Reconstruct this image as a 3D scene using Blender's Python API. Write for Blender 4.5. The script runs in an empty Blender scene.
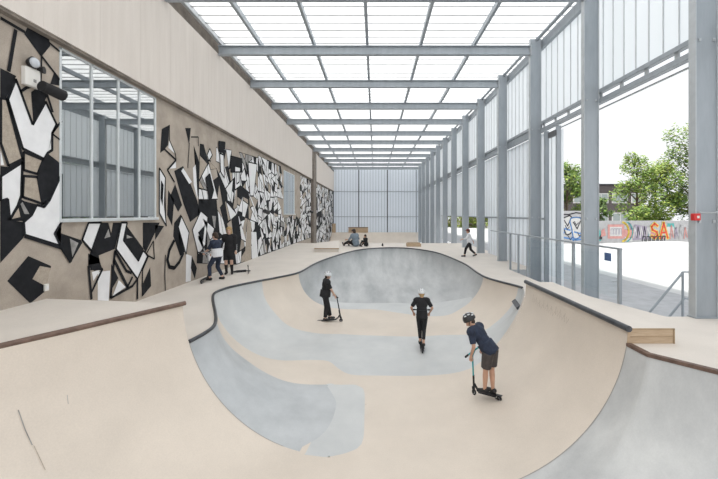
import bpy, bmesh, math, random
from mathutils import Vector, Matrix
from mathutils import noise as mnoise
SC = bpy.context.scene
COL = SC.collection
R = math.radians
CX, CY, F, CH = 375.0, 214.0, 360.0, 2.05      # vanishing point, focal length in pixels, eye height
X_L, X_R, Y_END = -5.6, 5.95, 47.9
ZF = -1.4                                       # bottom of the bowl

# ------------------------------------------------------------------ materials
def mat(name, col, rough=.7, var=.08, scale=3.0, metal=0.0, bump=0.0, col2=None, stretch=(1, 1, 1), detail=6.0, fine=0.0, spec=.5):
    m = bpy.data.materials.new(name); m.use_nodes = True
    nt = m.node_tree; b = nt.nodes['Principled BSDF']
    b.inputs['Roughness'].default_value = rough; b.inputs['Metallic'].default_value = metal
    b.inputs['Specular IOR Level'].default_value = spec
    tc = nt.nodes.new('ShaderNodeTexCoord'); mp = nt.nodes.new('ShaderNodeMapping')
    mp.inputs['Scale'].default_value = stretch
    nt.links.new(tc.outputs['Object'], mp.inputs['Vector'])
    n = nt.nodes.new('ShaderNodeTexNoise'); n.inputs['Scale'].default_value = scale; n.inputs['Detail'].default_value = detail
    n.inputs['Roughness'].default_value = .62
    nt.links.new(mp.outputs[0], n.inputs['Vector'])
    r = nt.nodes.new('ShaderNodeValToRGB')
    c2 = col2 if col2 else tuple(max(0, c * (1 - 2 * var)) for c in col)
    c1 = col if col2 else tuple(min(1, c * (1 + var)) for c in col)
    r.color_ramp.elements[0].position = .3; r.color_ramp.elements[0].color = (*c2, 1)
    r.color_ramp.elements[1].position = .7; r.color_ramp.elements[1].color = (*c1, 1)
    nt.links.new(n.outputs['Fac'], r.inputs['Fac'])
    out = r.outputs['Color']
    if fine:
        n2 = nt.nodes.new('ShaderNodeTexNoise'); n2.inputs['Scale'].default_value = 60; n2.inputs['Detail'].default_value = 3
        nt.links.new(mp.outputs[0], n2.inputs['Vector'])
        mr = nt.nodes.new('ShaderNodeMapRange'); mr.inputs['From Min'].default_value = .3; mr.inputs['From Max'].default_value = .7
        mr.inputs['To Min'].default_value = 1 - fine; mr.inputs['To Max'].default_value = 1 + fine
        nt.links.new(n2.outputs['Fac'], mr.inputs['Value'])
        mx = nt.nodes.new('ShaderNodeMix'); mx.data_type = 'RGBA'; mx.blend_type = 'MULTIPLY'; mx.inputs['Factor'].default_value = 1
        nt.links.new(out, mx.inputs['A']); nt.links.new(mr.outputs[0], mx.inputs['B']); out = mx.outputs['Result']
    nt.links.new(out, b.inputs['Base Color'])
    if bump:
        bp = nt.nodes.new('ShaderNodeBump'); bp.inputs['Strength'].default_value = bump; bp.inputs['Distance'].default_value = .02
        nt.links.new(n.outputs['Fac'], bp.inputs['Height']); nt.links.new(bp.outputs[0], b.inputs['Normal'])
    return m

def sheet_mat(name, tint, trans=.8, clear=0.0, rough=.4):
    """translucent polycarbonate"""
    m = bpy.data.materials.new(name); m.use_nodes = True; nt = m.node_tree
    nt.nodes.clear()
    out = nt.nodes.new('ShaderNodeOutputMaterial')
    t = nt.nodes.new('ShaderNodeBsdfTranslucent'); t.inputs['Color'].default_value = (*tint, 1)
    d = nt.nodes.new('ShaderNodeBsdfDiffuse'); d.inputs['Color'].default_value = (*tint, 1)
    tc = nt.nodes.new('ShaderNodeTexCoord'); n = nt.nodes.new('ShaderNodeTexNoise'); n.inputs['Scale'].default_value = .7
    nt.links.new(tc.outputs['Object'], n.inputs['Vector'])
    mr = nt.nodes.new('ShaderNodeMapRange'); mr.inputs['To Min'].default_value = trans - .06; mr.inputs['To Max'].default_value = trans + .06
    nt.links.new(n.outputs['Fac'], mr.inputs['Value'])
    mix = nt.nodes.new('ShaderNodeMixShader'); nt.links.new(mr.outputs[0], mix.inputs[0])
    nt.links.new(d.outputs[0], mix.inputs[1]); nt.links.new(t.outputs[0], mix.inputs[2])
    g = nt.nodes.new('ShaderNodeBsdfGlossy'); g.inputs['Roughness'].default_value = rough; g.inputs['Color'].default_value = (.9, .93, .95, 1)
    m2 = nt.nodes.new('ShaderNodeMixShader'); m2.inputs[0].default_value = .06
    nt.links.new(mix.outputs[0], m2.inputs[1]); nt.links.new(g.outputs[0], m2.inputs[2])
    last = m2
    if clear:
        tr = nt.nodes.new('ShaderNodeBsdfTransparent'); tr.inputs['Color'].default_value = (.9, .95, 1, 1)
        m3 = nt.nodes.new('ShaderNodeMixShader'); m3.inputs[0].default_value = clear
        nt.links.new(m2.outputs[0], m3.inputs[1]); nt.links.new(tr.outputs[0], m3.inputs[2]); last = m3
    nt.links.new(last.outputs[0], out.inputs['Surface'])
    return m

def glass_mat(name, refl, tint, fres=True):
    m = bpy.data.materials.new(name); m.use_nodes = True; nt = m.node_tree; nt.nodes.clear()
    out = nt.nodes.new('ShaderNodeOutputMaterial')
    tr = nt.nodes.new('ShaderNodeBsdfTransparent'); tr.inputs['Color'].default_value = (*tint, 1)
    g = nt.nodes.new('ShaderNodeBsdfGlossy'); g.inputs['Roughness'].default_value = .015; g.inputs['Color'].default_value = (.93, .95, .95, 1)
    fr = nt.nodes.new('ShaderNodeFresnel'); fr.inputs['IOR'].default_value = 1.45
    ad = nt.nodes.new('ShaderNodeMath'); ad.operation = 'ADD'; ad.inputs[1].default_value = refl; ad.use_clamp = True
    ad.inputs[0].default_value = 0
    if fres: nt.links.new(fr.outputs[0], ad.inputs[0])
    mx = nt.nodes.new('ShaderNodeMixShader'); nt.links.new(ad.outputs[0], mx.inputs[0])
    nt.links.new(tr.outputs[0], mx.inputs[1]); nt.links.new(g.outputs[0], mx.inputs[2]); nt.links.new(mx.outputs[0], out.inputs['Surface'])
    return m

M = {}
M['beige'] = mat('beige_skate_surface', (.675, .60, .52), .55, .04, .9, fine=.035, spec=.35)
M['deck'] = mat('beige_deck', (.66, .61, .555), .6, .035, 1.1, fine=.035, spec=.3)
M['conc'] = mat('trowelled_concrete', (.62, .625, .615), .42, .0, 1.1, col2=(.38, .39, .395), fine=.03, spec=.45, stretch=(1, 1, .5))
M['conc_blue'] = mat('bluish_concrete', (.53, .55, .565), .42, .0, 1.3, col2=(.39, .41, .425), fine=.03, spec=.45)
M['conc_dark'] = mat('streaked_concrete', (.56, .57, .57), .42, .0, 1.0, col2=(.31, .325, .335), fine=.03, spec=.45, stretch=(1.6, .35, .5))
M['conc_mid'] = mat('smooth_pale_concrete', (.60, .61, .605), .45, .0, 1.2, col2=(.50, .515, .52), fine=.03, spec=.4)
M['conc_pale'] = mat('pale_concrete', (.65, .675, .68), .5, .03, 1.5, fine=.02)
M['wall'] = mat('bare_concrete_wall', (.45, .39, .33), .85, .0, 2.2, col2=(.32, .275, .23), bump=.25, fine=.08)
M['wall_top'] = mat('dark_concrete', (.27, .235, .20), .9, .0, 3, col2=(.14, .12, .105), fine=.1)
M['fascia'] = mat('beige_board', (.68, .625, .575), .7, .0, 2.0, col2=(.62, .565, .515), stretch=(1, 3, .25), fine=.03)
M['black'] = mat('black_paint', (.017, .018, .021), .8, .2, 6, spec=.15)
M['white'] = mat('white_paint', (.78, .78, .79), .7, .04, 4)
M['tan'] = mat('tan_paint', (.41, .35, .285), .8, .1, 10, fine=.12)
M['grey'] = mat('grey_paint', (.32, .31, .30), .8, .2, 8)
M['steel'] = mat('galvanised_steel', (.39, .425, .46), .5, .0, 5, metal=.2, col2=(.31, .345, .375), stretch=(1, 1, .2))
M['steel_light'] = mat('light_steel', (.48, .51, .53), .45, .05, 5, metal=.2)
M['steel_dark'] = mat('dark_steel', (.14, .15, .16), .5, .1, 5, metal=.3)
M['coping'] = mat('dark_steel_coping', (.085, .09, .10), .38, .2, 5, metal=.6)
M['rust'] = mat('rust_brown_coping', (.17, .11, .085), .5, .2, 9, metal=.3)
M['ply'] = mat('plywood_edge', (.56, .43, .30), .7, .0, 5, col2=(.43, .31, .2), stretch=(1, 1, 9))
M['brown'] = mat('brown_plywood', (.40, .29, .18), .7, .1, 5)
M['roof'] = sheet_mat('roof_polycarbonate', (.93, .95, .97), .82)
M['poly'] = sheet_mat('wall_polycarbonate', (.86, .90, .93), .66, clear=.04)
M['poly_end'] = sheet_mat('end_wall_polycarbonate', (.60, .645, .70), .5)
M['poly_low'] = sheet_mat('lower_wall_polycarbonate', (.72, .76, .80), .6, clear=.03)
M['rib'] = mat('rib_grey', (.62, .64, .66), .5, .04, 4)
M['rib_roof'] = mat('roof_rib_grey', (.55, .56, .57), .5, .04, 4)
M['joint'] = mat('joint_filler', (.36, .34, .32), .8, .05, 9)
M['frame'] = mat('window_frame', (.62, .65, .66), .4, .03, 4, metal=.3)
M['glass'] = glass_mat('window_glass', .44, (.50, .56, .54))
M['clear'] = glass_mat('clear_panel', .02, (.96, .98, .985), False)
M['room'] = mat('room_behind_window', (.30, .34, .335), .8, .05, 2)
M['asphalt'] = mat('asphalt', (.44, .45, .47), .9, .08, 3, fine=.06)
M['outconc'] = mat('pale_outdoor_concrete', (.60, .61, .61), .8, .03, 1)
M['brick'] = mat('dark_brick', (.10, .085, .085), .8, .1, 9)
M['leaf1'] = mat('leaf_green', (.19, .31, .06), .6, .2, 2)
M['leaf2'] = mat('leaf_yellow_green', (.36, .44, .09), .6, .3, 2)
M['leaf3'] = mat('leaf_dark_green', (.10, .19, .05), .6, .3, 2)
M['bark'] = mat('bark', (.12, .09, .06), .9, .2, 9)
M['skin'] = mat('skin', (.56, .33, .23), .55, .05, 8)
M['skin_pale'] = mat('pale_skin', (.62, .40, .30), .55, .05, 8)
M['navy'] = mat('navy_cloth', (.022, .032, .06), .85, .2, 12)
M['blackcloth'] = mat('black_cloth', (.014, .014, .016), .85, .2, 12)
M['charcoal'] = mat('charcoal_cloth', (.07, .06, .058), .85, .15, 12)
M['whitecloth'] = mat('white_cloth', (.72, .73, .76), .85, .04, 12)
M['greycloth'] = mat('blue_grey_cloth', (.20, .25, .30), .85, .1, 12)
M['blond'] = mat('blond_hair', (.48, .33, .15), .7, .2, 40)
M['darkhair'] = mat('dark_hair', (.045, .028, .018), .7, .2, 40)
M['redcloth'] = mat('dark_red_cloth', (.16, .03, .025), .8, .1, 12)
M['helmetwhite'] = mat('helmet_white', (.70, .72, .74), .3, .03, 8)
M['helmetgrey'] = mat('helmet_grey', (.30, .29, .29), .4, .05, 8)
M['helmetblack'] = mat('helmet_black', (.02, .02, .022), .3, .1, 8)
M['rubber'] = mat('black_rubber', (.018, .018, .02), .6, .1, 12)
M['turq'] = mat('turquoise_paint', (.02, .38, .42), .35, .05, 8)
M['scootblack'] = mat('black_scooter_metal', (.025, .025, .028), .4, .1, 8, metal=.3)
M['scootsilver'] = mat('silver_scooter_metal', (.45, .46, .48), .35, .05, 8, metal=.7)
M['cream'] = mat('cream_plastic', (.74, .72, .68), .5, .02, 8)
M['lens'] = mat('lamp_lens', (.55, .58, .62), .15, .05, 8)
M['red'] = mat('red_plastic', (.62, .03, .03), .4, .05, 8)
M['blue'] = mat('blue_sticker', (.06, .12, .28), .5, .1, 20)
M['eye'] = mat('eye', (.02, .015, .012), .3, .05, 8)
M['lip'] = mat('lip', (.42, .16, .13), .5, .05, 8)
for nm, c in dict(g_white=(.60, .60, .59), g_blue=(.10, .25, .55), g_black=(.04, .04, .05), g_pink=(.60, .30, .28), g_yellow=(.80, .62, .10),
                  g_red=(.65, .08, .05), g_teal=(.10, .42, .40), g_lilac=(.34, .30, .38), g_grey=(.46, .46, .47)).items():
    M[nm] = mat('paint' + nm[1:], c, .75, .08, 4)

# ------------------------------------------------------------------ mesh helpers
class MB:
    def __init__(s): s.v = []; s.f = []; s.mi = []; s.ms = []; s.sm = []
    def mid(s, m):
        if m not in s.ms: s.ms.append(m)
        return s.ms.index(m)
    def add(s, vs, fs, m, smooth=False):
        o = len(s.v); s.v += [tuple(v) for v in vs]; k = s.mid(m)
        for f in fs: s.f.append([i + o for i in f]); s.mi.append(k); s.sm.append(smooth)
    def box(s, x0, x1, y0, y1, z0, z1, m, mtx=None):
        vs = [Vector((x, y, z)) for z in (z0, z1) for y in (y0, y1) for x in (x0, x1)]
        if mtx: vs = [mtx @ v for v in vs]
        s.add(vs, [(0, 2, 3, 1), (4, 5, 7, 6), (0, 1, 5, 4), (2, 6, 7, 3), (0, 4, 6, 2), (1, 3, 7, 5)], m)
    def rbox(s, x0, x1, y0, y1, z0, z1, m, r=.01, mtx=None):
        """box with chamfered edges"""
        r = min(r, (x1 - x0) * .45, (y1 - y0) * .45, (z1 - z0) * .45)
        bm = bmesh.new(); bmesh.ops.create_cube(bm, size=1)
        for v in bm.verts:
            v.co = Vector(((x0 + x1) / 2 + v.co.x * (x1 - x0), (y0 + y1) / 2 + v.co.y * (y1 - y0), (z0 + z1) / 2 + v.co.z * (z1 - z0)))
        bmesh.ops.bevel(bm, geom=bm.edges[:], offset=r, segments=2, affect='EDGES', profile=.5)
        s.frombm(bm, m, mtx)
    def frombm(s, bm, m, mtx=None, smooth=False):
        bm.verts.index_update()
        s.add([(mtx @ v.co if mtx else v.co) for v in bm.verts], [[v.index for v in f.verts] for f in bm.faces], m, smooth); bm.free()
    def cone(s, p0, p1, r0, r1, m, n=12, caps=True, smooth=True, squash=None):
        p0, p1 = Vector(p0), Vector(p1); d = (p1 - p0)
        if d.length < 1e-6: return
        d.normalize(); a = d.orthogonal().normalized(); b = d.cross(a)
        vs = [p0 + (a * math.cos(2 * math.pi * i / n) + b * math.sin(2 * math.pi * i / n)) * r0 for i in range(n)]
        vs += [p1 + (a * math.cos(2 * math.pi * i / n) + b * math.sin(2 * math.pi * i / n)) * r1 for i in range(n)]
        fs = [(i, (i + 1) % n, n + (i + 1) % n, n + i) for i in range(n)]
        s.add(vs, fs, m, smooth)
        if caps:
            s.add(vs, [list(range(n))[::-1], list(range(n, 2 * n))], m, False)
    def tube(s, pts, r, m, n=10, closed=False, rz=None):
        """bent round tube through points, flat capped"""
        P = [Vector(p) for p in pts]; k = len(P); rings = []
        prev = None
        for i in range(k):
            t = (P[min(i + 1, k - 1)] - P[max(i - 1, 0)]).normalized()
            if prev is None:
                a = t.orthogonal().normalized() if abs(t.z) > .9 else Vector((0, 0, 1)).cross(t).normalized()
            else:
                a = (prev - t * prev.dot(t)).normalized()
            prev = a; b = t.cross(a)
            rings.append([P[i] + (a * math.cos(2 * math.pi * j / n) + b * math.sin(2 * math.pi * j / n)) * r for j in range(n)])
        vs = [v for rg in rings for v in rg]; fs = []
        for i in range(k - 1):
            for j in range(n):
                fs.append((i * n + j, i * n + (j + 1) % n, (i + 1) * n + (j + 1) % n, (i + 1) * n + j))
        s.add(vs, fs, m, True)
        s.add(rings[0], [list(range(n))[::-1]], m); s.add(rings[-1], [list(range(n))], m)
    def ball(s, c, r, m, sx=1, sy=1, sz=1, seg=14, rings=9, mtx=None):
        bm = bmesh.new(); bmesh.ops.create_uvsphere(bm, u_segments=seg, v_segments=rings, radius=r)
        mm = Matrix.Translation(Vector(c)) @ (mtx if mtx else Matrix()) @ Matrix.Diagonal((sx, sy, sz, 1))
        s.frombm(bm, m, mm, True)
    def grid(s, rows, m, smooth=True):
        n = len(rows[0]); vs = [p for r in rows for p in r]
        fs = [(i * n + j, i * n + j + 1, (i + 1) * n + j + 1, (i + 1) * n + j) for i in range(len(rows) - 1) for j in range(n - 1)]
        s.add(vs, fs, m, smooth)
    def mesh(s, name):
        me = bpy.data.meshes.new(name); me.from_pydata([tuple(v) for v in s.v], [], s.f)
        for m in s.ms: me.materials.append(m)
        me.polygons.foreach_set('material_index', s.mi); me.polygons.foreach_set('use_smooth', s.sm); me.update()
        return me
    def build(s, name, parent=None, label=None, cat=None, group=None, kind=None):
        o = bpy.data.objects.new(name, s.mesh(name)); COL.objects.link(o)
        if parent: o.parent = parent
        return tag(o, label, cat, group, kind)

def tag(o, label=None, cat=None, group=None, kind=None):
    if label: o['label'] = label
    if cat: o['category'] = cat
    if group: o['group'] = group
    if kind: o['kind'] = kind
    return o
def empty(name, loc, rz=0, label=None, cat=None, group=None):
    o = bpy.data.objects.new(name, None); COL.objects.link(o); o.location = loc; o.rotation_euler = (0, 0, rz)
    o.empty_display_size = .1
    return tag(o, label, cat, group)
def copy_tree(o, parent=None):
    kids = list(o.children)
    c = o.copy(); COL.objects.link(c); c.parent = parent
    for k in kids: copy_tree(k, c)
    return c

# ------------------------------------------------------------------ skate surfaces
def catmull(P, step, closed=False):
    out = []
    n = len(P)
    for i in range(n - 1):
        p0, p1, p2, p3 = P[max(i - 1, 0)], P[i], P[i + 1], P[min(i + 2, n - 1)]
        L = math.dist(p1[:2], p2[:2]); L = max(L, math.dist(p1[3:5], p2[3:5]) if len(p1) > 4 else 0)
        k = max(1, int(L / step))
        for j in range(k):
            t = j / k
            out.append(tuple(.5 * ((2 * b) + (-a + c) * t + (2 * a - 5 * b + 4 * c - d) * t * t + (-a + 3 * b - 3 * c + d) * t ** 3)
                             for a, b, c, d in zip(p0, p1, p2, p3)))
    out.append(tuple(P[-1])); return out
def profile(p, n=30):
    rx, ry, rz, fx, fy, hv = p
    h = rz - ZF; hv = max(hv, h * 1.0005); ac = math.acos(1 - h / hv) if h < hv else math.pi / 2
    out = []
    for i in range(n + 1):
        a = ac * (1 - i / n); t = math.sin(a) / math.sin(ac)
        out.append(Vector((fx + (rx - fx) * t, fy + (ry - fy) * t, ZF + hv * (1 - math.cos(a)))))
    return out
def on_profile(p, z):
    """the same transition cut lower, at height z"""
    rx, ry, rz, fx, fy, hv = p
    a = math.acos(1 - (z - ZF) / hv); ac = math.acos(1 - (rz - ZF) / hv); t = math.sin(a) / math.sin(ac)
    return (fx + (rx - fx) * t, fy + (ry - fy) * t, z, fx, fy, hv)

def deck_z(x, y):
    return .3 * min(1, max(0, (10.5 - y) / 4.4)) if x > 1 else 0.0
LQ = [(-5.55, 1.2, .61, -3.4, .2, 2.1), (-4.06, 3.9, .61, -1.95, 2.95, 2.1), (-3.1, 5.8, .61, -1.0, 5.2, 2.1)]
RQ = [(3.46, 8.2, .5, 1.45, 8.1, 2.0), (3.43, 4.87, .5, 1.2, 4.45, 2.0)]
RG = [on_profile(RQ[1], .3), (3.41, 4.5, .3, 1.25, 3.6, 2.0), (3.82, 4.0, .3, 1.45, 2.5, 2.0), (5.85, 1.6, .3, 3.7, -.1, 2.0)]
POOL = [on_profile(LQ[2], 0), (-2.93, 6.1, 0, -.95, 5.65, 2.0), (-2.93, 6.49, 0, -.95, 6.3, 1.8), (-3.04, 6.87, 0, -1.1, 7.05, 1.65), (-3.32, 7.48, 0, -1.45, 7.8, 1.55),
        (-3.91, 8.68, 0, -1.95, 8.45, 1.5), (-4.15, 9.34, 0, -2.1, 8.8, 1.5), (-4.12, 9.85, 0, -2.05, 9.0, 1.5), (-3.95, 10.3, 0, -1.9, 9.25, 1.5),
        (-3.57, 10.95, 0, -1.6, 9.75, 1.48), (-3.14, 11.6, 0, -1.2, 10.5, 1.46), (-2.66, 12.6, 0, -.6, 11.9, 1.45), (-2.5, 14.5, 0, -.05, 13.6, 1.45),
        (-2.25, 16.2, 0, .1, 14.6, 1.45), (-1.55, 18.9, 0, .3, 15.3, 1.45), (-.87, 20.6, 0, .5, 15.7, 1.45), (0, 21.5, 0, .65, 15.9, 1.45), (1.0, 21.85, 0, .85, 15.95, 1.45),
        (2.09, 21.4, 0, 1.1, 15.8, 1.45), (3.23, 19.2, 0, 1.35, 15.2, 1.45), (3.66, 15.2, 0, 1.5, 14.0, 1.45), (3.56, 12.4, 0, 1.4, 12.5, 1.45),
        (3.63, 11.35, 0, 1.4, 11.6, 1.45), (3.98, 9.92, .04, 1.45, 9.8, 1.5), (3.85, 9.3, .08, 1.45, 9.1, 1.7), on_profile(RQ[0], .14)]
pool_s = catmull(POOL, .07); lq_s = [tuple(a + (b - a) * t / 12 for a, b in zip(LQ[k], LQ[k + 1])) for k in range(2) for t in range(12)] + [LQ[2]]
rq_s = [tuple(a + (b - a) * t / 24 for a, b in zip(RQ[0], RQ[1])) for t in range(25)]
rg_s = [tuple(a + (b - a) * t / 14 for a, b in zip(RG[k], RG[k + 1])) for k in range(3) for t in range(14)] + [RG[3]]

# outlines of the cast concrete patches, plan view in metres
ZONES = {'pocket': [], 'middle': [], 'far': []}
#ZONES_BEGIN
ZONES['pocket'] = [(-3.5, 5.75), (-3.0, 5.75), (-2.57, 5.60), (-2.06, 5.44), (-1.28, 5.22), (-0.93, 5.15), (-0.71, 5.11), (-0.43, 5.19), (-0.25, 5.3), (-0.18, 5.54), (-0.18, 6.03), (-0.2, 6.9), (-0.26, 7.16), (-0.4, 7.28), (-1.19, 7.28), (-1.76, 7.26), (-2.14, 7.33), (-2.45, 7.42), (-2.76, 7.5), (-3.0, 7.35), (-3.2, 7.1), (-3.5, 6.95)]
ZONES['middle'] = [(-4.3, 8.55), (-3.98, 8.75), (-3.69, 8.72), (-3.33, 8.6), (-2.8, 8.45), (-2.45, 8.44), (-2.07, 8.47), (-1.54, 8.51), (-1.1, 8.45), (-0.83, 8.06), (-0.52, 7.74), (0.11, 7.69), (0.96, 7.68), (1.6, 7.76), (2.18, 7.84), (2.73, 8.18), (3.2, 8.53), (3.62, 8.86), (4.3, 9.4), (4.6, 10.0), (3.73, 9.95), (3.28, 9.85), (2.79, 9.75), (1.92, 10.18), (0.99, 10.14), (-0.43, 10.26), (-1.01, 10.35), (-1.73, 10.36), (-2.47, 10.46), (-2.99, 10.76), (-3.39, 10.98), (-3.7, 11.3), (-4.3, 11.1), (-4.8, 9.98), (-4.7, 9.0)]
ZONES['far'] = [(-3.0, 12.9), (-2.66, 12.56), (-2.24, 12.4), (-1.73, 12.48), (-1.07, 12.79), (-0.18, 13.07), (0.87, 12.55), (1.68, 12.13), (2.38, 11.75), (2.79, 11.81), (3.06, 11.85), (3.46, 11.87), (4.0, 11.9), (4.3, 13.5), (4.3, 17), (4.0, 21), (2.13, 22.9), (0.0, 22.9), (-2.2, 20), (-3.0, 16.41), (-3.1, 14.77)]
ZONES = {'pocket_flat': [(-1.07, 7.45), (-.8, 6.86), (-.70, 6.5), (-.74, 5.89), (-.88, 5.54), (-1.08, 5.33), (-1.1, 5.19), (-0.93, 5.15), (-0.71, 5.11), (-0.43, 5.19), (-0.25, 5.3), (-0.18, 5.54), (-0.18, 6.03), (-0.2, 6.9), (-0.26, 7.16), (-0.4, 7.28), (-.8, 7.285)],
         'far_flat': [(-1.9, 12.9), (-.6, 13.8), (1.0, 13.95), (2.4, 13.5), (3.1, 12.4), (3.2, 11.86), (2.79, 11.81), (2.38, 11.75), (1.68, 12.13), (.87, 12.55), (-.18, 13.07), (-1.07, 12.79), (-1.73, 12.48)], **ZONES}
#ZONES_END

def inside(poly, x, y):
    c = False; n = len(poly)
    for i in range(n):
        x1, y1 = poly[i]; x2, y2 = poly[i - 1]
        if (y1 > y) != (y2 > y) and x < (x2 - x1) * (y - y1) / (y2 - y1) + x1: c = not c
    return c
def sdist(poly, x, y):
    d = 1e9; n = len(poly)
    for i in range(n):
        ax, ay = poly[i - 1]; bx, by = poly[i]; dx, dy = bx - ax, by - ay; L = dx * dx + dy * dy
        t = 0 if L == 0 else max(0, min(1, ((x - ax) * dx + (y - ay) * dy) / L))
        e = (x - ax - t * dx) ** 2 + (y - ay - t * dy) ** 2
        if e < d: d = e
    return math.sqrt(d) * (1 if inside(poly, x, y) else -1)
def cut(verts, tris, s):
    """split a triangle soup along s = 0 -> (inside, outside) as (verts, tris)"""
    res = []
    for sign in (1, -1):
        nv = list(verts); nt = []; cache = {}
        def mid(a, b):
            k = (min(a, b), max(a, b))
            if k not in cache:
                t = s[a] / (s[a] - s[b]); cache[k] = len(nv); nv.append(nv[a].lerp(nv[b], t))
            return cache[k]
        for t in tris:
            g = [s[i] * sign > 0 for i in t]; k = sum(g)
            if k == 3: nt.append(t)
            elif k == 1:
                i = g.index(True); a, b, c = t[i], t[(i + 1) % 3], t[(i + 2) % 3]; nt.append((a, mid(a, b), mid(a, c)))
            elif k == 2:
                i = g.index(False); a, b, c = t[i], t[(i + 1) % 3], t[(i + 2) % 3]
                nt.append((b, c, mid(a, b))); nt.append((c, mid(a, c), mid(a, b)))
        used = sorted({i for t in nt for i in t}); rm = {o: n for n, o in enumerate(used)}
        res.append(([nv[i] for i in used], [tuple(rm[i] for i in t) for t in nt]))
    return res
def tri_grid(rows):
    n = len(rows[0]); vs = [Vector(p) for r in rows for p in r]; ts = []
    for i in range(len(rows) - 1):
        for j in range(n - 1):
            a, b, c, d = i * n + j, i * n + j + 1, (i + 1) * n + j + 1, (i + 1) * n + j
            ts += [(a, b, c), (a, c, d)]
    return vs, ts
def up(vs, ts):
    out = []
    for t in ts:
        n = (vs[t[1]] - vs[t[0]]).cross(vs[t[2]] - vs[t[0]])
        out.append(t if n.z >= 0 else (t[0], t[2], t[1]))
    return out
def soup(name, vs, ts, m, parent, label=None):
    if not ts: return None
    b = MB(); b.add(vs, up(vs, ts), m, True); return b.build(name, parent, label)
def islands(vs, ts):
    par = list(range(len(vs)))
    def find(a):
        while par[a] != a: par[a] = par[par[a]]; a = par[a]
        return a
    for t in ts:
        for a, c in ((t[0], t[1]), (t[1], t[2])):
            ra, rc = find(a), find(c)
            if ra != rc: par[ra] = rc
    gr = {}
    for t in ts: gr.setdefault(find(t[0]), []).append(t)
    out = []
    for g in gr.values():
        used = sorted({i for t in g for i in t}); rm = {o: n for n, o in enumerate(used)}
        out.append(([vs[i] for i in used], [tuple(rm[i] for i in t) for t in g]))
    return out
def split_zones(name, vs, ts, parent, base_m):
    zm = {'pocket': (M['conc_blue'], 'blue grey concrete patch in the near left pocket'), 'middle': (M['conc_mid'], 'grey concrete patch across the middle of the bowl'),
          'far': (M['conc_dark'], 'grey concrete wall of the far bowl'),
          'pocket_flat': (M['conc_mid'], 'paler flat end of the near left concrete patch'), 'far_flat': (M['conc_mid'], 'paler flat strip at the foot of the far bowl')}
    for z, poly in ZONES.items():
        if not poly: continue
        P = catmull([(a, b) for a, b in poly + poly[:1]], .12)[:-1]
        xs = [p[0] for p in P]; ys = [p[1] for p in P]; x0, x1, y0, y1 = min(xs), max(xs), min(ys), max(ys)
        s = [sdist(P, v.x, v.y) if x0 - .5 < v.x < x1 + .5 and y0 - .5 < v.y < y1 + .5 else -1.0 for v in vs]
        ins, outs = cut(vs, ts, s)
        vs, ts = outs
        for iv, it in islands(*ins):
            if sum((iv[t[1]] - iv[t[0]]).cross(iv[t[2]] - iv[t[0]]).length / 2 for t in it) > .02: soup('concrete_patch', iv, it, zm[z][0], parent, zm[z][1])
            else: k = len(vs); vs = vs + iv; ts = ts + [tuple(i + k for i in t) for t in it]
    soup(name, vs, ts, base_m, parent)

bowl = empty('skate_bowl', (0, 9, ZF), 0, 'large beige skate bowl with grey concrete patches and thin dark coping in the hall floor', 'skate bowl')
class Off:      # parent frame: keep child coordinates in world space
    pass
def adopt(parent):
    for c in parent.children: c.matrix_parent_inverse = Matrix.Translation(-Vector(parent.location)) if parent.rotation_euler.z == 0 else parent.matrix_world.inverted()
vs, ts = tri_grid([profile(p, 26) for p in pool_s])
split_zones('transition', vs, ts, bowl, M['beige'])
rows = [[Vector((x * .1, y * .1, ZF - .0012)) for x in range(-50, 51)] for y in range(-20, 165)]
# floor of the bowl: only where the foot curve encloses it
foot = [(p[3], p[4]) for p in lq_s] + [(p[3], p[4]) for p in pool_s[::3]] + [(p[3], p[4]) for p in rq_s] + [(p[3], p[4]) for p in rg_s]
vs, ts = tri_grid(rows)
FP = foot
s = [sdist(FP, v.x, v.y) + .13 for v in vs]
ins, outs = cut(vs, ts, s)
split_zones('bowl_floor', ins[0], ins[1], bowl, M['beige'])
cb = MB()
cp = [Vector((p[0], p[1], p[2] + .005)) for p in pool_s]
kend = next(i for i, p in enumerate(pool_s) if i > len(pool_s) * .8 and p[1] < 9.75)
cb.tube(cp[:kend], .032, M['coping'], 10)
cb.build('coping', bowl)
# small steel bracket low on the right hand wall of the bowl
pb = profile(on_profile(RQ[0], .14), 30)[3]
bb = MB(); mt = Matrix.Translation((3.66, 9.3, -.29)) @ Matrix.Rotation(R(-12), 4, 'Z') @ Matrix.Rotation(R(-40), 4, 'Y')
bb.rbox(-.06, .06, -.36, .36, -.045, .045, M['coping'], .01, mt); bb.build('steel_stop', bowl)
adopt(bowl)

def carcass(b, line, z0, m):      # vertical skirt under a rim line
    pass

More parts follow.
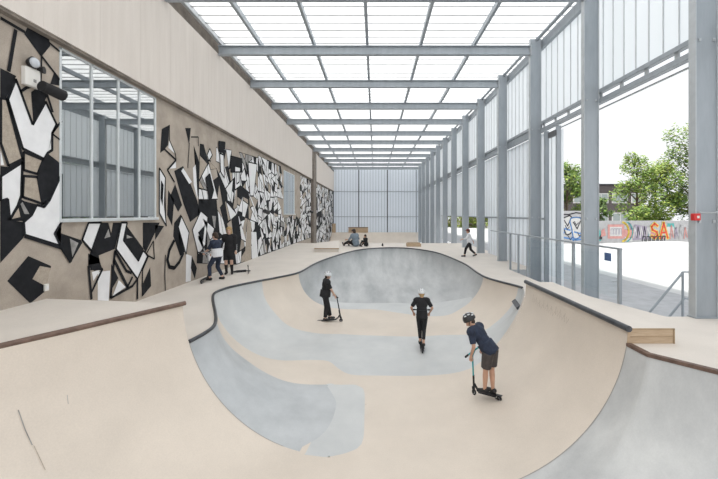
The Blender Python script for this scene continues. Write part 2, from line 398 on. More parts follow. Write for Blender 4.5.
lq = empty('quarter_pipe', (-4.5, 4, ZF), 0, 'near left beige quarter pipe with rust brown coping under a raised platform', 'quarter pipe')
vs, ts = tri_grid([profile(p, 30) for p in lq_s]); soup('transition', vs, ts, M['beige'], lq)
b = MB(); P = [Vector((p[0], p[1], .61)) for p in lq_s]
W = [Vector((X_L + .015, p.y, .61)) for p in P]; W[-1] = Vector((X_L + .015, 6.12, .61))
b.grid([[a, c] for a, c in zip(P, W)], M['deck'], False)
b.add([P[-1], W[-1], Vector((X_L, 6.12, -.02)), Vector((P[-1].x, P[-1].y, -.02))], [(0, 1, 2, 3)], M['ply'])
b.build('platform', lq)
b = MB(); d = (P[-1] - P[0]).normalized(); b.tube([P[0] + Vector((.02, 0, .0)), P[-1] + d * .02 + Vector((.02, 0, .0))], .036, M['rust'], 12); b.build('coping', lq, 'rust brown coping')
def scratch(pts, w, m, parent, sections):
    """thin scuff following a transition: pts = (row 0..1, col 0..1)"""
    q = []
    for a, c in pts:
        i = a * (len(sections) - 1); k = min(int(i), len(sections) - 2); pa = tuple(x + (y - x) * (i - k) for x, y in zip(sections[k], sections[k + 1]))
        pr = profile(pa, 60); j = c * 60; kk = min(int(j), 59); q.append(pr[kk].lerp(pr[kk + 1], j - kk))
    nrm = []
    vs = []
    for i, p in enumerate(q):
        t = (q[min(i + 1, len(q) - 1)] - q[max(i - 1, 0)]).normalized()
        up_ = Vector((0, 0, 1)); sd = t.cross(Vector((-p.x, 0, .8)).normalized()).normalized()
        n = sd.cross(t); n = n if n.z > 0 else -n
        vs += [p + sd * w + n * .004, p - sd * w + n * .004]
    b = MB(); b.add(vs, [(2 * i, 2 * i + 1, 2 * i + 3, 2 * i + 2) for i in range(len(q) - 1)], m); return b.build('scuff_mark', parent)
def scuff(q, w, m, parent):
    q = [Vector(p) for p in q]; n = Vector((.85, -.4, .5)).normalized(); vs = []
    for i, p in enumerate(q):
        t = (q[min(i + 1, len(q) - 1)] - q[max(i - 1, 0)]).normalized(); sd = t.cross(n).normalized(); vs += [p + sd * w + n * .006, p - sd * w + n * .006]
    b = MB(); b.add(vs, [(2 * i, 2 * i + 1, 2 * i + 3, 2 * i + 2) for i in range(len(q) - 1)], m); return b.build('scuff_mark', parent)
scuff([(-3.874, 3.907, -.077), (-3.773, 3.881, -.279), (-3.678, 3.86, -.427)], .0045, M['grey'], lq)
scuff([(-3.67, 3.87, -.44), (-3.602, 3.848, -.526), (-3.493, 3.811, -.66)], .003, M['tan'], lq)
scuff([(-3.67, 4.289, -.107), (-3.634, 4.261, -.199)], .003, M['grey'], lq)
adopt(lq)

rq = empty('quarter_pipe', (3.8, 6.5, ZF), 0, 'right beige quarter pipe topped by a long plywood box with thick dark coping', 'quarter pipe')
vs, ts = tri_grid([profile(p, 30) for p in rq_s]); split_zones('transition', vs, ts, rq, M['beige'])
b = MB()
# box on the deck: beige top, plywood ends
x0, x1 = 3.45, 4.04
b.add([(x0, 8.2, .5), (x0, 4.87, .5), (x1, 4.865, .5), (x1, 8.2, .5)], [(0, 1, 2, 3)], M['deck'])
b.add([(x1, 4.865, .5), (x1, 8.2, .5), (x1, 8.2, 0.1), (x1, 4.865, .25)], [(0, 1, 2, 3)], M['ply'])
b.add([(x0, 8.2, .5), (x1, 8.2, .5), (x1, 8.2, .05), (x0 - .04, 8.2, .05)], [(0, 1, 2, 3)], M['ply'])
b.add([(3.42, 4.866, .5), (x1, 4.865, .5), (x1, 4.865, .28), (3.40, 4.866, .28)], [(0, 1, 2, 3)], M['ply'])
b.box(x1 - .012, x1 + .006, 4.855, 4.87, .28, .505, M['brown']); b.box(3.45, x1, 4.855, 4.87, .49, .505, M['brown'])
b.box(3.45, x1, 4.858, 4.868, .39, .395, M['brown'])
b.build('box_top', rq)
b = MB(); b.tube([(3.44, 8.22, .505), (3.41, 4.83, .505)], .043, M['coping'], 14); b.build('coping', rq, 'thick dark steel coping')
random.seed(5)
for k in range(9):
    a = .12 + k * .05; c = .065 + .006 * (k % 3)
    scratch([(a, c), (a + .008, c + .05), (a + .02, c + .015), (a + .03, c + .055), (a + .045, c + .02)], .004, M['tan'], rq, rq_s)
adopt(rq)

rg = empty('quarter_pipe', (4.2, 3.5, ZF), 0, 'near right grey concrete quarter pipe with rust brown wooden edge', 'quarter pipe')
vs, ts = tri_grid([profile(p, 30) for p in rg_s]); soup('transition', vs, ts, M['conc'], rg)
b = MB()
E = [Vector((p[0], p[1], .3)) for p in rg_s]
nrm = []
rows = []
for i, p in enumerate(E):
    t = (E[min(i + 1, len(E) - 1)] - E[max(i - 1, 0)]).normalized(); n = Vector((-t.y, t.x, 0)); n = n if n.x > 0 else -n
    rows.append([p - n * .015 - Vector((0, 0, .035)), p - n * .015 + Vector((0, 0, .008)), p + n * .055 + Vector((0, 0, .008)), p + n * .055 - Vector((0, 0, .02))])
b.grid(rows, M['rust'], False); b.build('coping', rg, 'rust brown edge'); adopt(rg)

def joint(pr, side, w, parent):
    pr = [Vector(p) for p in pr]; sd = Vector(side).normalized(); vs = []
    for i, p in enumerate(pr):
        t = (pr[min(i + 1, len(pr) - 1)] - pr[max(i - 1, 0)]).normalized(); n = t.cross(sd); n = n if n.z > 0 else -n
        vs += [p + sd * w + n * .003, p - sd * w + n * .003]
    b = MB(); b.add(vs, [(2 * i, 2 * i + 1, 2 * i + 3, 2 * i + 2) for i in range(len(pr) - 1)], M['joint']); o = b.build('joint_line', parent)
    o.matrix_parent_inverse = Matrix.Translation(-Vector(parent.location)); return o
joint(profile(RG[0], 60)[:-4], (0, 1, 0), .007, rg); joint(profile(POOL[0], 60)[:-8], (.3, 1, 0), .006, bowl)
# ------------------------------------------------------------------ deck (floor)
outline = [(p[0], p[1]) for p in lq_s] + [(p[0], p[1]) for p in pool_s[::2]] + [(p[0], p[1]) for p in rq_s] + [(p[0], p[1]) for p in rg_s] 
hole = outline + [(6.4, -2.5), (-6.4, -2.5)]
YD = 25.4
cell = .12
nx, ny = int((X_R + .35 - X_L) / cell) + 1, int((YD + 1) / cell) + 1
rows = []
for j in range(ny + 1):
    y = -1 + (YD + 1) * j / ny
    rows.append([Vector((X_L + (X_R + .35 - X_L) * i / nx, y, 0)) for i in range(nx + 1)])
for r_ in rows:
    for v in r_: v.z = deck_z(v.x, v.y) - .001
vs, ts = tri_grid(rows)
s = [-sdist(hole, v.x, v.y) for v in vs]
ins, outs = cut(vs, ts, s)
# leave out what lies under the raised platform
plat = [(-7, -3), (-7, 6.1), (X_L, 6.1), (-3.1, 5.8), (-4.06, 3.9), (-5.55, 1.2), (-5.6, -3)]
s = [-sdist(plat, v.x, v.y) for v in ins[0]]
ins2, o2 = cut(ins[0], ins[1], s)
pit = [(4.97, 6.16), (9, 6.16), (9, 13.3), (4.97, 13.3)]
s = [-sdist(pit, v.x, v.y) for v in ins2[0]]
ins2, o2 = cut(ins2[0], ins2[1], s)
b = MB(); b.add(ins2[0], up(*ins2), M['deck'], False)
b.add([(4.97, 6.16, .295), (4.97, 10.5, -.001), (4.97, 13.3, -.001), (4.97, 13.3, -.4), (4.97, 6.16, -.4)], [(0, 1, 2, 3, 4)], M['conc_pale'])
b.add([(4.97, 6.16, .295), (6.3, 6.16, .295), (6.3, 6.16, -.4), (4.97, 6.16, -.4)], [(0, 1, 2, 3)], M['conc_pale'])
b.add([(4.97, 13.3, -.001), (6.3, 13.3, -.001), (6.3, 13.3, -.4), (4.97, 13.3, -.4)], [(0, 1, 2, 3)], M['conc_pale'])
b.add([(X_L, YD, 0), (X_R + .35, YD, 0), (X_R + .35, YD, -1.5), (X_L, YD, -1.5)], [(0, 1, 2, 3)], M['deck'])
b.build('floor', kind='structure')
b = MB(); b.add([(X_L, YD, -1.5), (X_R + .2, YD, -1.5), (X_R + .2, 43.2, -1.5), (X_L, 43.2, -1.5)], [(0, 1, 2, 3)], M['deck'])
b.build('floor_lower', kind='structure')
b = MB(); rows = []
for i in range(21):
    a = i / 20 * R(62); y = 43.2 + 3.4 * math.sin(a) / math.sin(R(62)); z = -1.5 + 1.12 * (1 - math.cos(a)) / (1 - math.cos(R(62)))
    rows.append([(X_L + .02, y, z), (5.3, y, z)])
rows.append([(X_L + .02, Y_END - .04, -.38), (5.3, Y_END - .04, -.38)]); b.grid(rows, M['beige'], True)
fq = b.build('quarter_pipe', None, 'low wide beige bank running along the foot of the far end wall', 'quarter pipe')

# ------------------------------------------------------------------ left wall
win = [(6.38, 9.2, 1.9, 5.02), (22.05, 25.04, 2.0, 4.75)]
b = MB()
ys = [-2, win[0][0], win[0][1], win[1][0], win[1][1], Y_END + .2]
def wq(b, y0, y1, z0, z1, m, x=X_L): b.add([(x, y0, z0), (x, y1, z0), (x, y1, z1), (x, y0, z1)], [(0, 1, 2, 3)], m)
wq(b, ys[0], ys[1], -1.6, 5.3, M['wall']); wq(b, ys[2], ys[3], -1.6, 5.3, M['wall']); wq(b, ys[4], ys[5], -1.6, 5.3, M['wall'])
for (y0, y1, z0, z1) in win:
    wq(b, y0, y1, -1.6, z0, M['wall']); wq(b, y0, y1, z1, 5.3, M['wall'])
    b.add([(X_L, y0, z0), (X_L, y1, z0), (X_L - .2, y1, z0), (X_L - .2, y0, z0)], [(0, 1, 2, 3)], M['wall'])
    b.add([(X_L, y0, z1), (X_L, y1, z1), (X_L - .2, y1, z1), (X_L - .2, y0, z1)], [(0, 1, 2, 3)], M['wall'])
    b.box(X_L - 2.2, X_L - 2.1, y0 - .6, y1 + .6, z0 - .6, z1 + .6, M['room'])
    b.box(X_L - 2.1, X_L - .2, y0 - .7, y0 - .6, z0 - .6, z1 + .6, M['room']); b.box(X_L - 2.1, X_L - .2, y1 + .6, y1 + .7, z0 - .6, z1 + .6, M['room'])
    b.box(X_L - 2.1, X_L - .2, y0 - .6, y1 + .6, z1 + .6, z1 + .7, M['room']); b.box(X_L - 2.1, X_L - .2, y0 - .6, y1 + .6, z0 - .7, z0 - .6, M['room'])
wq(b, -2, Y_END + .2, 5.3, 8.6, M['wall_top'])
b.box(X_L - .3, X_L - .01, -2, Y_END + .2, 5.3, 8.7, M['wall_top'])
b.build('wall_left', kind='structure')
# beige boarded fascia in two lengths either side of the dark pilaster
b = MB()
for y0, y1 in ((-2, 31.3), (33.4, Y_END)):
    b.box(X_L + .001, X_L + .15, y0, y1, 5.1, 7.62, M['fascia'])
    y = y0 + .6
    while y < y1:
        b.box(X_L + .149, X_L + .152, y, y + .006, 5.1, 7.62, M['fascia']); y += 1.22
    b.box(X_L + .001, X_L + .12, y0, y1, 5.05, 5.1, M['wall_top'])
b.build('trim_1', kind='structure')
b = MB(); b.rbox(X_L + .005, X_L + .24, 31.5, 33.0, -1.5, 7.5, M['wall_top'], .03)
b.build('pilaster', None, 'dark grey concrete pilaster breaking the beige band on the left wall', 'pilaster')
def window(idx, y0, y1, z0, z1, cuts):
    e = empty('window_%d' % idx, (X_L, y0, z0)); e['kind'] = 'structure'
    f = MB(); w = .045
    def fb(a0, a1, c0, c1, x=X_L + .015): f.rbox(X_L - .02, x, a0, a1, c0, c1, M['frame'], .008)
    fb(y0, y1, z0, z0 + w + .02, X_L + .08); fb(y0, y1, z1 - w, z1); fb(y0, y0 + w, z0, z1); fb(y1 - w, y1, z0, z1)
    for c in cuts: fb(c - w / 2, c + w / 2, z0, z1)
    f.build('window_frame', e)
    cc = [y0] + cuts + [y1]
    for i in range(len(cc) - 1):
        g = MB(); wq(g, cc[i], cc[i + 1], z0, z1, M['glass'], X_L - .01); g.build('window_pane', e)
    adopt(e)
window(1, *win[0], [7.12, 7.86, 8.56]); window(2, *win[1], [23.5])

# ---- mural on the left wall
def wy(px): return -X_L * F / (CX - px)
def wp(px, py, dx=.004):
    y = wy(px); return (X_L + dx, y, CH + (CY - py) * y / F)
mu = MB()
def poly(pts, m, lay=1, world=False):
    P = pts if world else [wp(a, c, .004 * lay) for a, c in pts]
    bm = bmesh.new(); f = bm.faces.new([bm.verts.new(p) for p in P])
    bmesh.ops.triangulate(bm, faces=[f]); mu.frombm(bm, m)
def stroke_w(P, w, m, x):
    """P: list of (y, z) on the wall, w metres"""
    for (ya, za), (yb, zb) in zip(P, P[1:]):
        d = Vector((yb - ya, zb - za)); L = d.length
        if L < 1e-5: continue
        d /= L; n = Vector((-d.y, d.x)) * w / 2; e = d * w * .12
        mu.add([(x, ya - e.x + n.x, za - e.y + n.y), (x, yb + e.x + n.x, zb + e.y + n.y), (x, yb + e.x - n.x, zb + e.y - n.y), (x, ya - e.x - n.x, za - e.y - n.y)], [(0, 1, 2, 3)], m)
def stroke(pts, w, m, lay=3):
    w *= .62
    P = [wp(a, c) for a, c in pts]; stroke_w([(p[1], p[2]) for p in P], w, m, X_L + .004 * lay)
def outlined(pts, m, w=.07, lay=2):
    poly(pts, m, lay); stroke(pts + pts[:1], w, M['black'], lay + 1)
K, Wh, T, G = M['black'], M['white'], M['tan'], M['grey']
stroke([(0, 18), (24, 32)], .08, K); stroke([(15, 30), (8, 71)], .09, K); stroke([(41, 56), (40, 84)], .05, K); stroke([(41, 56), (61, 82)], .06, K); stroke([(49, 43), (61, 53)], .06, K)
poly([(28.7, 24), (49, 39), (50, 46), (41, 57), (24, 34)], K, 1)
poly([(0, 68), (16, 76), (14, 80), (5, 100), (0, 98)], K)
poly([(54, 72), (61, 80), (61, 86), (50, 84)], K)
outlined([(15, 79), (19.5, 90), (32, 124.5), (45, 101.5), (56, 124.5), (51.6, 133.6), (51.6, 150), (47, 153), (43.6, 159), (22, 148.5), (7, 99)], Wh)
poly([(31, 92), (38, 87), (47, 96), (33, 123)], K); poly([(21, 91), (30, 93), (30.5, 117)], T, 3)
stroke([(20, 92), (25, 88), (32, 86), (40, 88), (47, 96), (52, 112)], .07, K)
stroke([(51.6, 133), (61, 121)], .06, K); stroke([(52, 134), (61, 141)], .05, K)
outlined([(0, 98), (6, 99), (22, 159), (8, 166), (0, 143)], T); poly([(0, 150), (3.5, 165), (0, 165)], Wh, 2)
poly([(0, 166), (8, 167), (21, 161), (0, 176)], K)
outlined([(0, 176), (21.8, 162), (20.6, 196), (17, 206), (9, 220), (7, 199), (0, 201)], Wh)
outlined([(23, 152), (42.5, 160), (37, 174), (23, 170)], T); outlined([(23, 176), (37, 177), (41, 200), (42.5, 204), (22, 197)], T)
poly([(47, 153), (58.5, 162), (61, 166), (61, 174), (49, 200), (43, 207), (41, 197), (37, 175), (43.6, 159)], K)
poly([(17, 197), (24, 201), (42, 206), (32, 218), (23, 221), (11, 221)], K); poly([(11, 219), (18, 208), (20, 217)], T, 2); poly([(20, 204), (22, 202), (29, 214), (24, 214)], G, 2)
outlined([(61, 174), (61, 222), (54, 233.6), (60, 246), (24, 235), (23, 222), (31, 215), (36, 205), (43.6, 207), (49, 200)], Wh)
poly([(0, 201), (7, 199), (9, 220), (23, 222), (24, 235), (23, 238), (0, 263)], K)
stroke([(24, 236), (61, 248), (70, 262)], .1, K, 4)
poly([(28, 256), (51, 266), (44, 292), (30, 303.5), (7, 281)], K); poly([(39.5, 266), (50, 268), (46, 286.6), (32, 279)], T, 2)
poly([(60, 233), (80.7, 240), (82, 243), (71, 262), (62, 250), (54, 234)], K); poly([(69.4, 238.5), (78, 243), (72, 257)], G, 2)
outlined([(88, 222.6), (101, 222.6), (91, 251), (81.6, 240)], Wh)
poly([(101, 222.6), (121, 222.6), (114.5, 249), (98.5, 255.5), (100, 263), (88, 265), (90, 252)], K); poly([(108, 229), (110, 236.6), (104, 238.5)], G, 2); poly([(108, 222.6), (112.6, 222.6), (110.8, 233)], T, 2)
poly([(88, 253.5), (98.5, 258), (102, 268.6), (94, 271), (88, 266)], K); stroke([(88, 266), (91, 299)], .09, K); stroke([(90, 269), (102, 269), (91, 292)], .08, K); poly([(91.5, 272), (99.5, 270), (93, 281)], Wh, 2)
poly([(97.6, 272), (110, 270.5), (108.5, 301), (97.6, 301)], Wh, 1)
outlined([(121, 222.6), (126.7, 222.6), (123, 240.4), (138, 261), (142.7, 250.7), (147.4, 255.4), (137, 279), (115.5, 249)], Wh)
poly([(126.7, 226), (143.6, 249), (138, 260), (123.5, 240)], K, 1); poly([(126, 234.7), (132, 237.6), (126, 238.5)], G, 4)
poly([(142.7, 222.6), (159.6, 222.6), (145.5, 252.6), (142.7, 247)], K); stroke([(153, 241), (154, 259), (145.5, 254.5), (153, 241)], .06, K)
stroke([(114.5, 251), (126, 271), (131, 273)], .1, K); stroke([(114.5, 250.7), (110, 298)], .1, K); stroke([(110, 298), (132, 286), (137, 279)], .1, K); stroke([(113.6, 260), (127, 287)], .12, K); stroke([(127, 287), (132, 277)], .09, K)
poly([(118, 280), (125, 287), (112, 296)], Wh, 4); poly([(111, 264), (118, 278), (110.5, 291)], K, 2)
stroke([(137, 279), (137, 299)], .09, K); poly([(150, 267), (151, 286), (142.7, 296), (142.7, 284)], K); stroke([(148, 256), (142, 270), (142, 296)], .07, K)
# right of the window
poly([(169, 125), (161.6, 129), (160, 153), (164, 150), (168, 145)], K); poly([(169, 140), (175, 154), (168, 147.6)], Wh, 2); stroke([(169, 125), (169, 140), (175, 154), (175.7, 160)], .06, K)
stroke([(163.5, 148.5), (175.7, 160), (167, 170), (174, 182)], .09, K); poly([(175.5, 160.7), (175.7, 168), (168, 169)], Wh, 2)
outlined([(159, 168), (165, 177.7), (164, 205), (166, 226), (159, 213)], Wh); poly([(160.5, 180), (163, 185), (162, 206), (160, 198)], K, 4)
poly([(185, 128), (190.7, 128), (189, 145)], K); stroke([(190.7, 137), (198, 137), (198, 146)], .06, K); stroke([(189, 143), (187.5, 168)], .06, K)
poly([(193.5, 145), (200, 164.5), (199, 185), (203, 205), (197, 195), (196, 160)], K)
poly([(174, 171), (183, 166), (197, 200), (200, 214), (190, 222), (183, 203)], K); poly([(183, 168), (191.6, 182), (189, 184), (181, 171)], Wh, 2); poly([(192.6, 168), (195.4, 164.5), (197.5, 200), (193.5, 185)], Wh, 2)
poly([(175, 184), (182, 205), (178, 212), (170, 196)], K, 1); poly([(168, 190), (174, 200), (172, 226), (167, 215)], K)
poly([(209.5, 148.5), (212, 155), (208.6, 161), (206.7, 155)], Wh, 2); stroke([(209.5, 148.5), (212, 155), (208.6, 161), (206.7, 155), (209.5, 148.5)], .08, K); poly([(208.6, 161), (211, 160), (207, 172)], K)
poly([(155, 225), (164, 226), (155, 240)], K); poly([(174, 223), (181, 214), (178, 227), (184.7, 252), (180, 256), (173, 236)], K)
outlined([(181, 216), (188.7, 232.6), (185.7, 254.4), (178, 227)], Wh)
stroke([(173.8, 240.5), (169, 250), (167, 260), (169, 267), (174, 268), (179, 262), (183, 253)], .17, K); stroke([(165, 255), (164.5, 275), (165, 292)], .06, K)
poly([(191.6, 256), (196.6, 268), (194.6, 279), (190.6, 268)], K, 2); poly([(186, 254), (191.6, 256), (190.6, 281), (185.7, 282)], Wh, 1)
outlined([(192, 230), (200.5, 211), (207.5, 217), (205, 245), (198, 255)], Wh); poly([(197.6, 232.6), (204.5, 225), (202.5, 242)], K, 4)
# dense shards further along
random.seed(11)
def clip(P, p, n):
    out = []
    for i in range(len(P)):
        a, c = P[i - 1], P[i]; da = (a[0] - p[0]) * n[0] + (a[1] - p[1]) * n[1]; dc = (c[0] - p[0]) * n[0] + (c[1] - p[1]) * n[1]
        if (da >= 0) != (dc >= 0):
            t = da / (da - dc); out.append((a[0] + (c[0] - a[0]) * t, a[1] + (c[1] - a[1]) * t))
        if dc >= 0: out.append(c)
    return out
def area(P): return abs(sum(P[i - 1][0] * P[i][1] - P[i][0] * P[i - 1][1] for i in range(len(P)))) / 2
def shards(P, amin):
    A = area(P)
    if len(P) < 3 or A < 1e-3: return []
    if A < amin * random.uniform(.6, 2.2): return [P]
    cx = sum(p[0] for p in P) / len(P); cz = sum(p[1] for p in P) / len(P)
    w = max(p[0] for p in P) - min(p[0] for p in P); h = max(p[1] for p in P) - min(p[1] for p in P)
    base = 0 if w > h * 1.3 else (math.pi / 2 if h > w * 1.6 else random.choice((0, math.pi / 2)))
    a = base + random.gauss(0, .55)
    n = (math.cos(a), math.sin(a)); p = (cx + random.uniform(-.15, .15) * w, cz + random.uniform(-.15, .15) * h)
    return shards(clip(P, p, n), amin) + shards(clip(P, p, (-n[0], -n[1])), amin)
def inset(P, d):
    cx = sum(p[0] for p in P) / len(P); cz = sum(p[1] for p in P) / len(P); r = math.sqrt(area(P)) * .5
    k = max(.3, 1 - d / r); return [(cx + (p[0] - cx) * k, cz + (p[1] - cz) * k) for p in P]
def field(P, amin, pw, pk, keep, gap=.045):
    for S in shards(P, amin):
        if len(S) < 3 or random.random() > keep: continue
        cy_ = sum(p[0] for p in S) / len(S); cz_ = sum(p[1] for p in S) / len(S)
        if any(y0 - .3 < cy_ < y1 + 2.0 and z0 - .2 < cz_ < z1 + .5 for y0, y1, z0, z1 in win[1:]): continue
        mu.add([(X_L + .004, a, c) for a, c in S], [list(range(len(S)))], K)
        u = random.random(); m = Wh if u < pw else (K if u < pw + pk else (T if random.random() < .6 else G))
        if m is not K: mu.add([(X_L + .008, a, c) for a, c in inset(S, gap)], [list(range(len(S)))], m)
field([(11.3, .5), (14.6, .0), (14.6, 4.6), (11.5, 4.3)], .2, .28, .46, .78, .022)
field([(14.6, .0), (17.2, .0), (17.2, 4.75), (14.6, 4.6)], .2, .42, .38, .9, .026)
poly([(247, 222), (251, 222), (251, 262), (244, 263)], T, 3)
poly([(251, 232), (256, 232), (258, 259), (252, 262)], Wh, 3)
for P_, m_ in (([(230, 156), (241.5, 159), (241.5, 172), (230, 172)], K), ([(234.3, 166), (239.6, 167.5), (239.6, 186), (234.3, 190)], Wh), ([(236, 172), (238.5, 172), (238.5, 182), (236, 184)], K), ([(218, 141.5), (224.5, 142.4), (223.6, 153), (218, 151)], K),
               ([(219, 153), (223, 155), (223.6, 178), (220, 172)], Wh), ([(247.6, 162), (256.5, 164), (253, 196), (249.5, 196)], Wh), ([(205, 178), (209, 174), (213, 190), (209, 205)], K)):
    poly(P_, m_, 5 if m_ is K else 6); stroke(P_ + P_[:1], .09, K, 7)
field([(17.2, -.0), (31.4, .0), (31.4, 5.0), (17.2, 4.85)], .17, .66, .27, .98, .03)
field([(33.3, -1.4), (43, -1.4), (46.5, -.4), (47.8, -.35), (47.8, 5.0), (33.3, 5.0)], .3, .6, .33, .98)
mu.build('mural', None, 'black white and tan angular graffiti mural painted along the left concrete wall', 'mural')

# ------------------------------------------------------------------ roof
YB = [6.1 + 3.215 * n for n in range(-1, 13)]
b = MB()
b.add([(X_L - .05, -2, 8.22), (X_R + .1, -2, 8.22), (X_R + .1, Y_END + .2, 8.22), (X_L - .05, Y_END + .2, 8.22)], [(0, 1, 2, 3)], M['roof'])
y = 1.0
while y < Y_END:
    b.box(X_L, X_R, y, y + .04, 8.19, 8.215, M['rib_roof']); y += .46
b.build('ceiling', kind='structure')
random.seed(2)
def beam_mesh(half):
    b = MB(); b.rbox(-half, half, -.085, .085, -.16, -.13, M['steel'], .005); b.rbox(-half, half, -.085, .085, .13, .16, M['steel'], .005)
    b.box(-half, half, -.012, .012, -.13, .13, M['steel'])
    b.rbox(half - .03, half, -.1, .1, -.2, .17, M['steel_light'], .004)
    return b.mesh('roof_beam')
bme = beam_mesh(5.43)
ordn = ['nearest', 'second nearest', 'third', 'fourth', 'fifth', 'sixth', 'seventh', 'eighth', 'ninth', 'tenth', 'eleventh', 'twelfth', 'farthest']
for i, y in enumerate(YB[1:]):
    o = bpy.data.objects.new('roof_beam', bme); COL.objects.link(o); o.location = (-.01, y, 7.73)
    tag(o, 'grey steel roof beam spanning the hall, %s from the camera' % ordn[i] if i < 12 else 'grey steel roof beam spanning the hall next to the end wall', 'beam', 'cross beams under the roof')
pn = ['leftmost', 'second from the left', 'third from the left', 'fourth from the left', 'fifth from the left', 'rightmost']
for i, x in enumerate((-4.02, -2.14, -.27, 1.61, 3.49)):
    b = MB(); b.rbox(-.05, .05, -1, Y_END, -.09, .09, M['steel'], .01); o = b.build('roof_purlin', None, 'long grey roof purlin running the length of the hall, %s of five' % pn[i] if i < 4 else 'long grey roof purlin running the length of the hall, rightmost of five', 'purlin', 'lengthwise roof purlins')
    o.location = (x, 0, 8.03)
b = MB(); b.rbox(X_L + .16, X_L + .26, -1, Y_END, 7.96, 8.06, M['steel_light'], .01); b.build('edge_rail', None, 'pale steel rail under the roof along the left wall', 'rail')
b = MB(); b.tube([(5.62, -1, 8.1), (5.62, Y_END, 8.1)], .06, M['steel'], 10); o = b.build('eave_pipe', None, 'round grey pipe under the roof edge above the right columns', 'pipe')
b = MB(); b.rbox(5.79, 5.9, -1, Y_END - .15, 7.8, 8.12, M['steel'], .01); b.build('eave_girder', None, 'grey steel girder along the top of the right wall', 'girder')

# ------------------------------------------------------------------ right wall
b = MB()
def sheet(y0, y1, z0, z1, x=X_R, m=None):
    b.add([(x, y0, z0), (x, y1, z0), (x, y1, z1), (x, y0, z1)], [(0, 1, 2, 3)], m or M['poly'])
    y = math.ceil(y0 / .39) * .39
    while y < y1:
        b.box(x - .03, x - .004, y - .008, y + .008, z0, z1, M['rib']); y += .39
sheet(-1, Y_END, 5.24, 8.2)
sheet(YB[3] + .1, YB[5], -.3, 4.9, m=M['poly_low'])      # closed bays
sheet(YB[5], YB[9], 1.9, 4.9, m=M['poly_low'])
sheet(YB[9], Y_END, -1.5, 4.9, m=M['poly_low'])
sheet(11.35, 12.45, -.3, 4.75)            # narrow leaf before the closed bays
b.build('wall_right', kind='structure')
b = MB()
b.rbox(5.76, 5.9, -1, Y_END, 5.16, 5.26, M['steel'], .008)
b.rbox(5.76, 5.9, -1, Y_END, 4.90, 5.02, M['steel'], .008); b.box(5.96, 6.0, -1, Y_END, 4.82, 4.85, M['steel_light']); b.box(5.8, 5.83, YB[3], Y_END, 5.02, 5.16, M['steel'])
y = 3.0
while y < Y_END: b.box(5.82, 5.85, y, y + .1, 5.02, 5.16, M['steel_light']); y += .78
b.build('wall_girder', None, 'twin grey steel rails running along the right wall above the openings', 'girder')
b = MB(); b.rbox(5.84, 5.92, YB[3], YB[5], 1.85, 1.92, M['steel'], .006); b.build('mid_rail', None, 'thin grey rail across the two closed bays of the right wall', 'rail')
b = MB(); b.rbox(5.84, 5.92, YB[5], YB[9], 1.86, 1.92, M['steel'], .006); b.build('mid_rail', None, 'thin grey lintel rail above the open bays on the right', 'rail')
def col_mesh(z0):
    b = MB(); z1 = 8.12
    b.rbox(-.195, -.175, -.07, .07, z0, z1, M['steel_light'], .004); b.rbox(.175, .195, -.07, .07, z0, z1, M['steel_light'], .004)
    b.box(-.176, .176, -.05, -.03, z0, z1, M['steel'])
    b.rbox(-.21, .21, -.09, .09, z0, z0 + .02, M['steel'], .004)
    return b
names = ['nearest, at the right edge of the picture', 'second nearest, beside the end of the handrail', 'third nearest, behind the far end of the handrail', 'fourth nearest, between closed bays', 'fifth nearest, just right of the walking child',
         'sixth nearest, just left of the walking child', 'seventh nearest', 'eighth nearest', 'ninth nearest', 'tenth nearest', 'eleventh nearest', 'twelfth nearest', 'last before the end wall']
for i, y in enumerate(YB[1:]):
    zb = (-.3 if 6.16 < y < 13.3 else deck_z(5.5, y)) if y < YD else -1.5
    e = empty('steel_column', (5.565, min(y, 47.7), zb), 0, 'tall grey steel column on the right side, ' + names[i], 'column', 'columns along the right wall')
    c = col_mesh(0); c.v = [(vx, vy, (vz if vz < .1 else 8.12 - zb)) for vx, vy, vz in c.v]; c.build('column_shaft', e)
    if i < 6:
        bo = MB()
        for zz in (4.95 - zb, 1.9 - zb):
            bo.rbox(-.14, -.1, -.075, -.05, zz, zz + .05, M['steel_light'], .004); bo.rbox(.1, .14, -.075, -.05, zz, zz + .05, M['steel_light'], .004)
        bo.build('bolt_plate', e)
# narrow door leaf frame beside the third column
e = empty('sliding_door', (5.8, 11.4, -.3), 0, 'narrow translucent door leaf with grey posts beside the third column', 'door')
for yy in (11.36, 12.15):
    c = MB(); c.rbox(-.06, .08, yy - 11.4, yy - 11.4 + .09, 0, 5.15, M['steel'], .006); c.build('door_post', e)
c = MB(); c.rbox(-.09, .0, -.02, .5, 4.85, 5.02, M['steel_dark'], .01); c.build('door_closer', e)
# post with conduit at far right of the picture
e = empty('door_frame', (5.9, 5.75, .3), 0, 'pale steel door frame post behind the nearest column', 'door frame')
c = MB(); c.rbox(-.05, .05, -.05, .02, 0, 4.6, M['steel_light'], .006); c.build('frame_post', e)
c = MB(); c.rbox(-.03, .05, .06, .1, 1.1, 1.75, M['ply'], .006); c.build('timber_panel', e)

# red alarm box and conduit on the nearest column
e = empty('fire_alarm_box', (5.34, 6.0, 1.95), 0, 'small red alarm box on the edge of the nearest column', 'alarm')
c = MB(); c.rbox(-.06, .05, -.05, .03, -.01, .11, M['red'], .012); c.build('housing', e)
c = MB(); c.rbox(-.02, .02, -.058, -.05, .03, .07, M['cream'], .004); c.build('call_button', e)
c = MB(); c.tube([(5.39, 5.99, 2.08), (5.5, 5.99, 2.07), (5.66, 5.99, 2.07), (5.75, 5.99, 2.12)], .012, M['steel_light'], 8); c.build('conduit', None, 'thin pale conduit crossing the nearest column beside the red box', 'conduit')

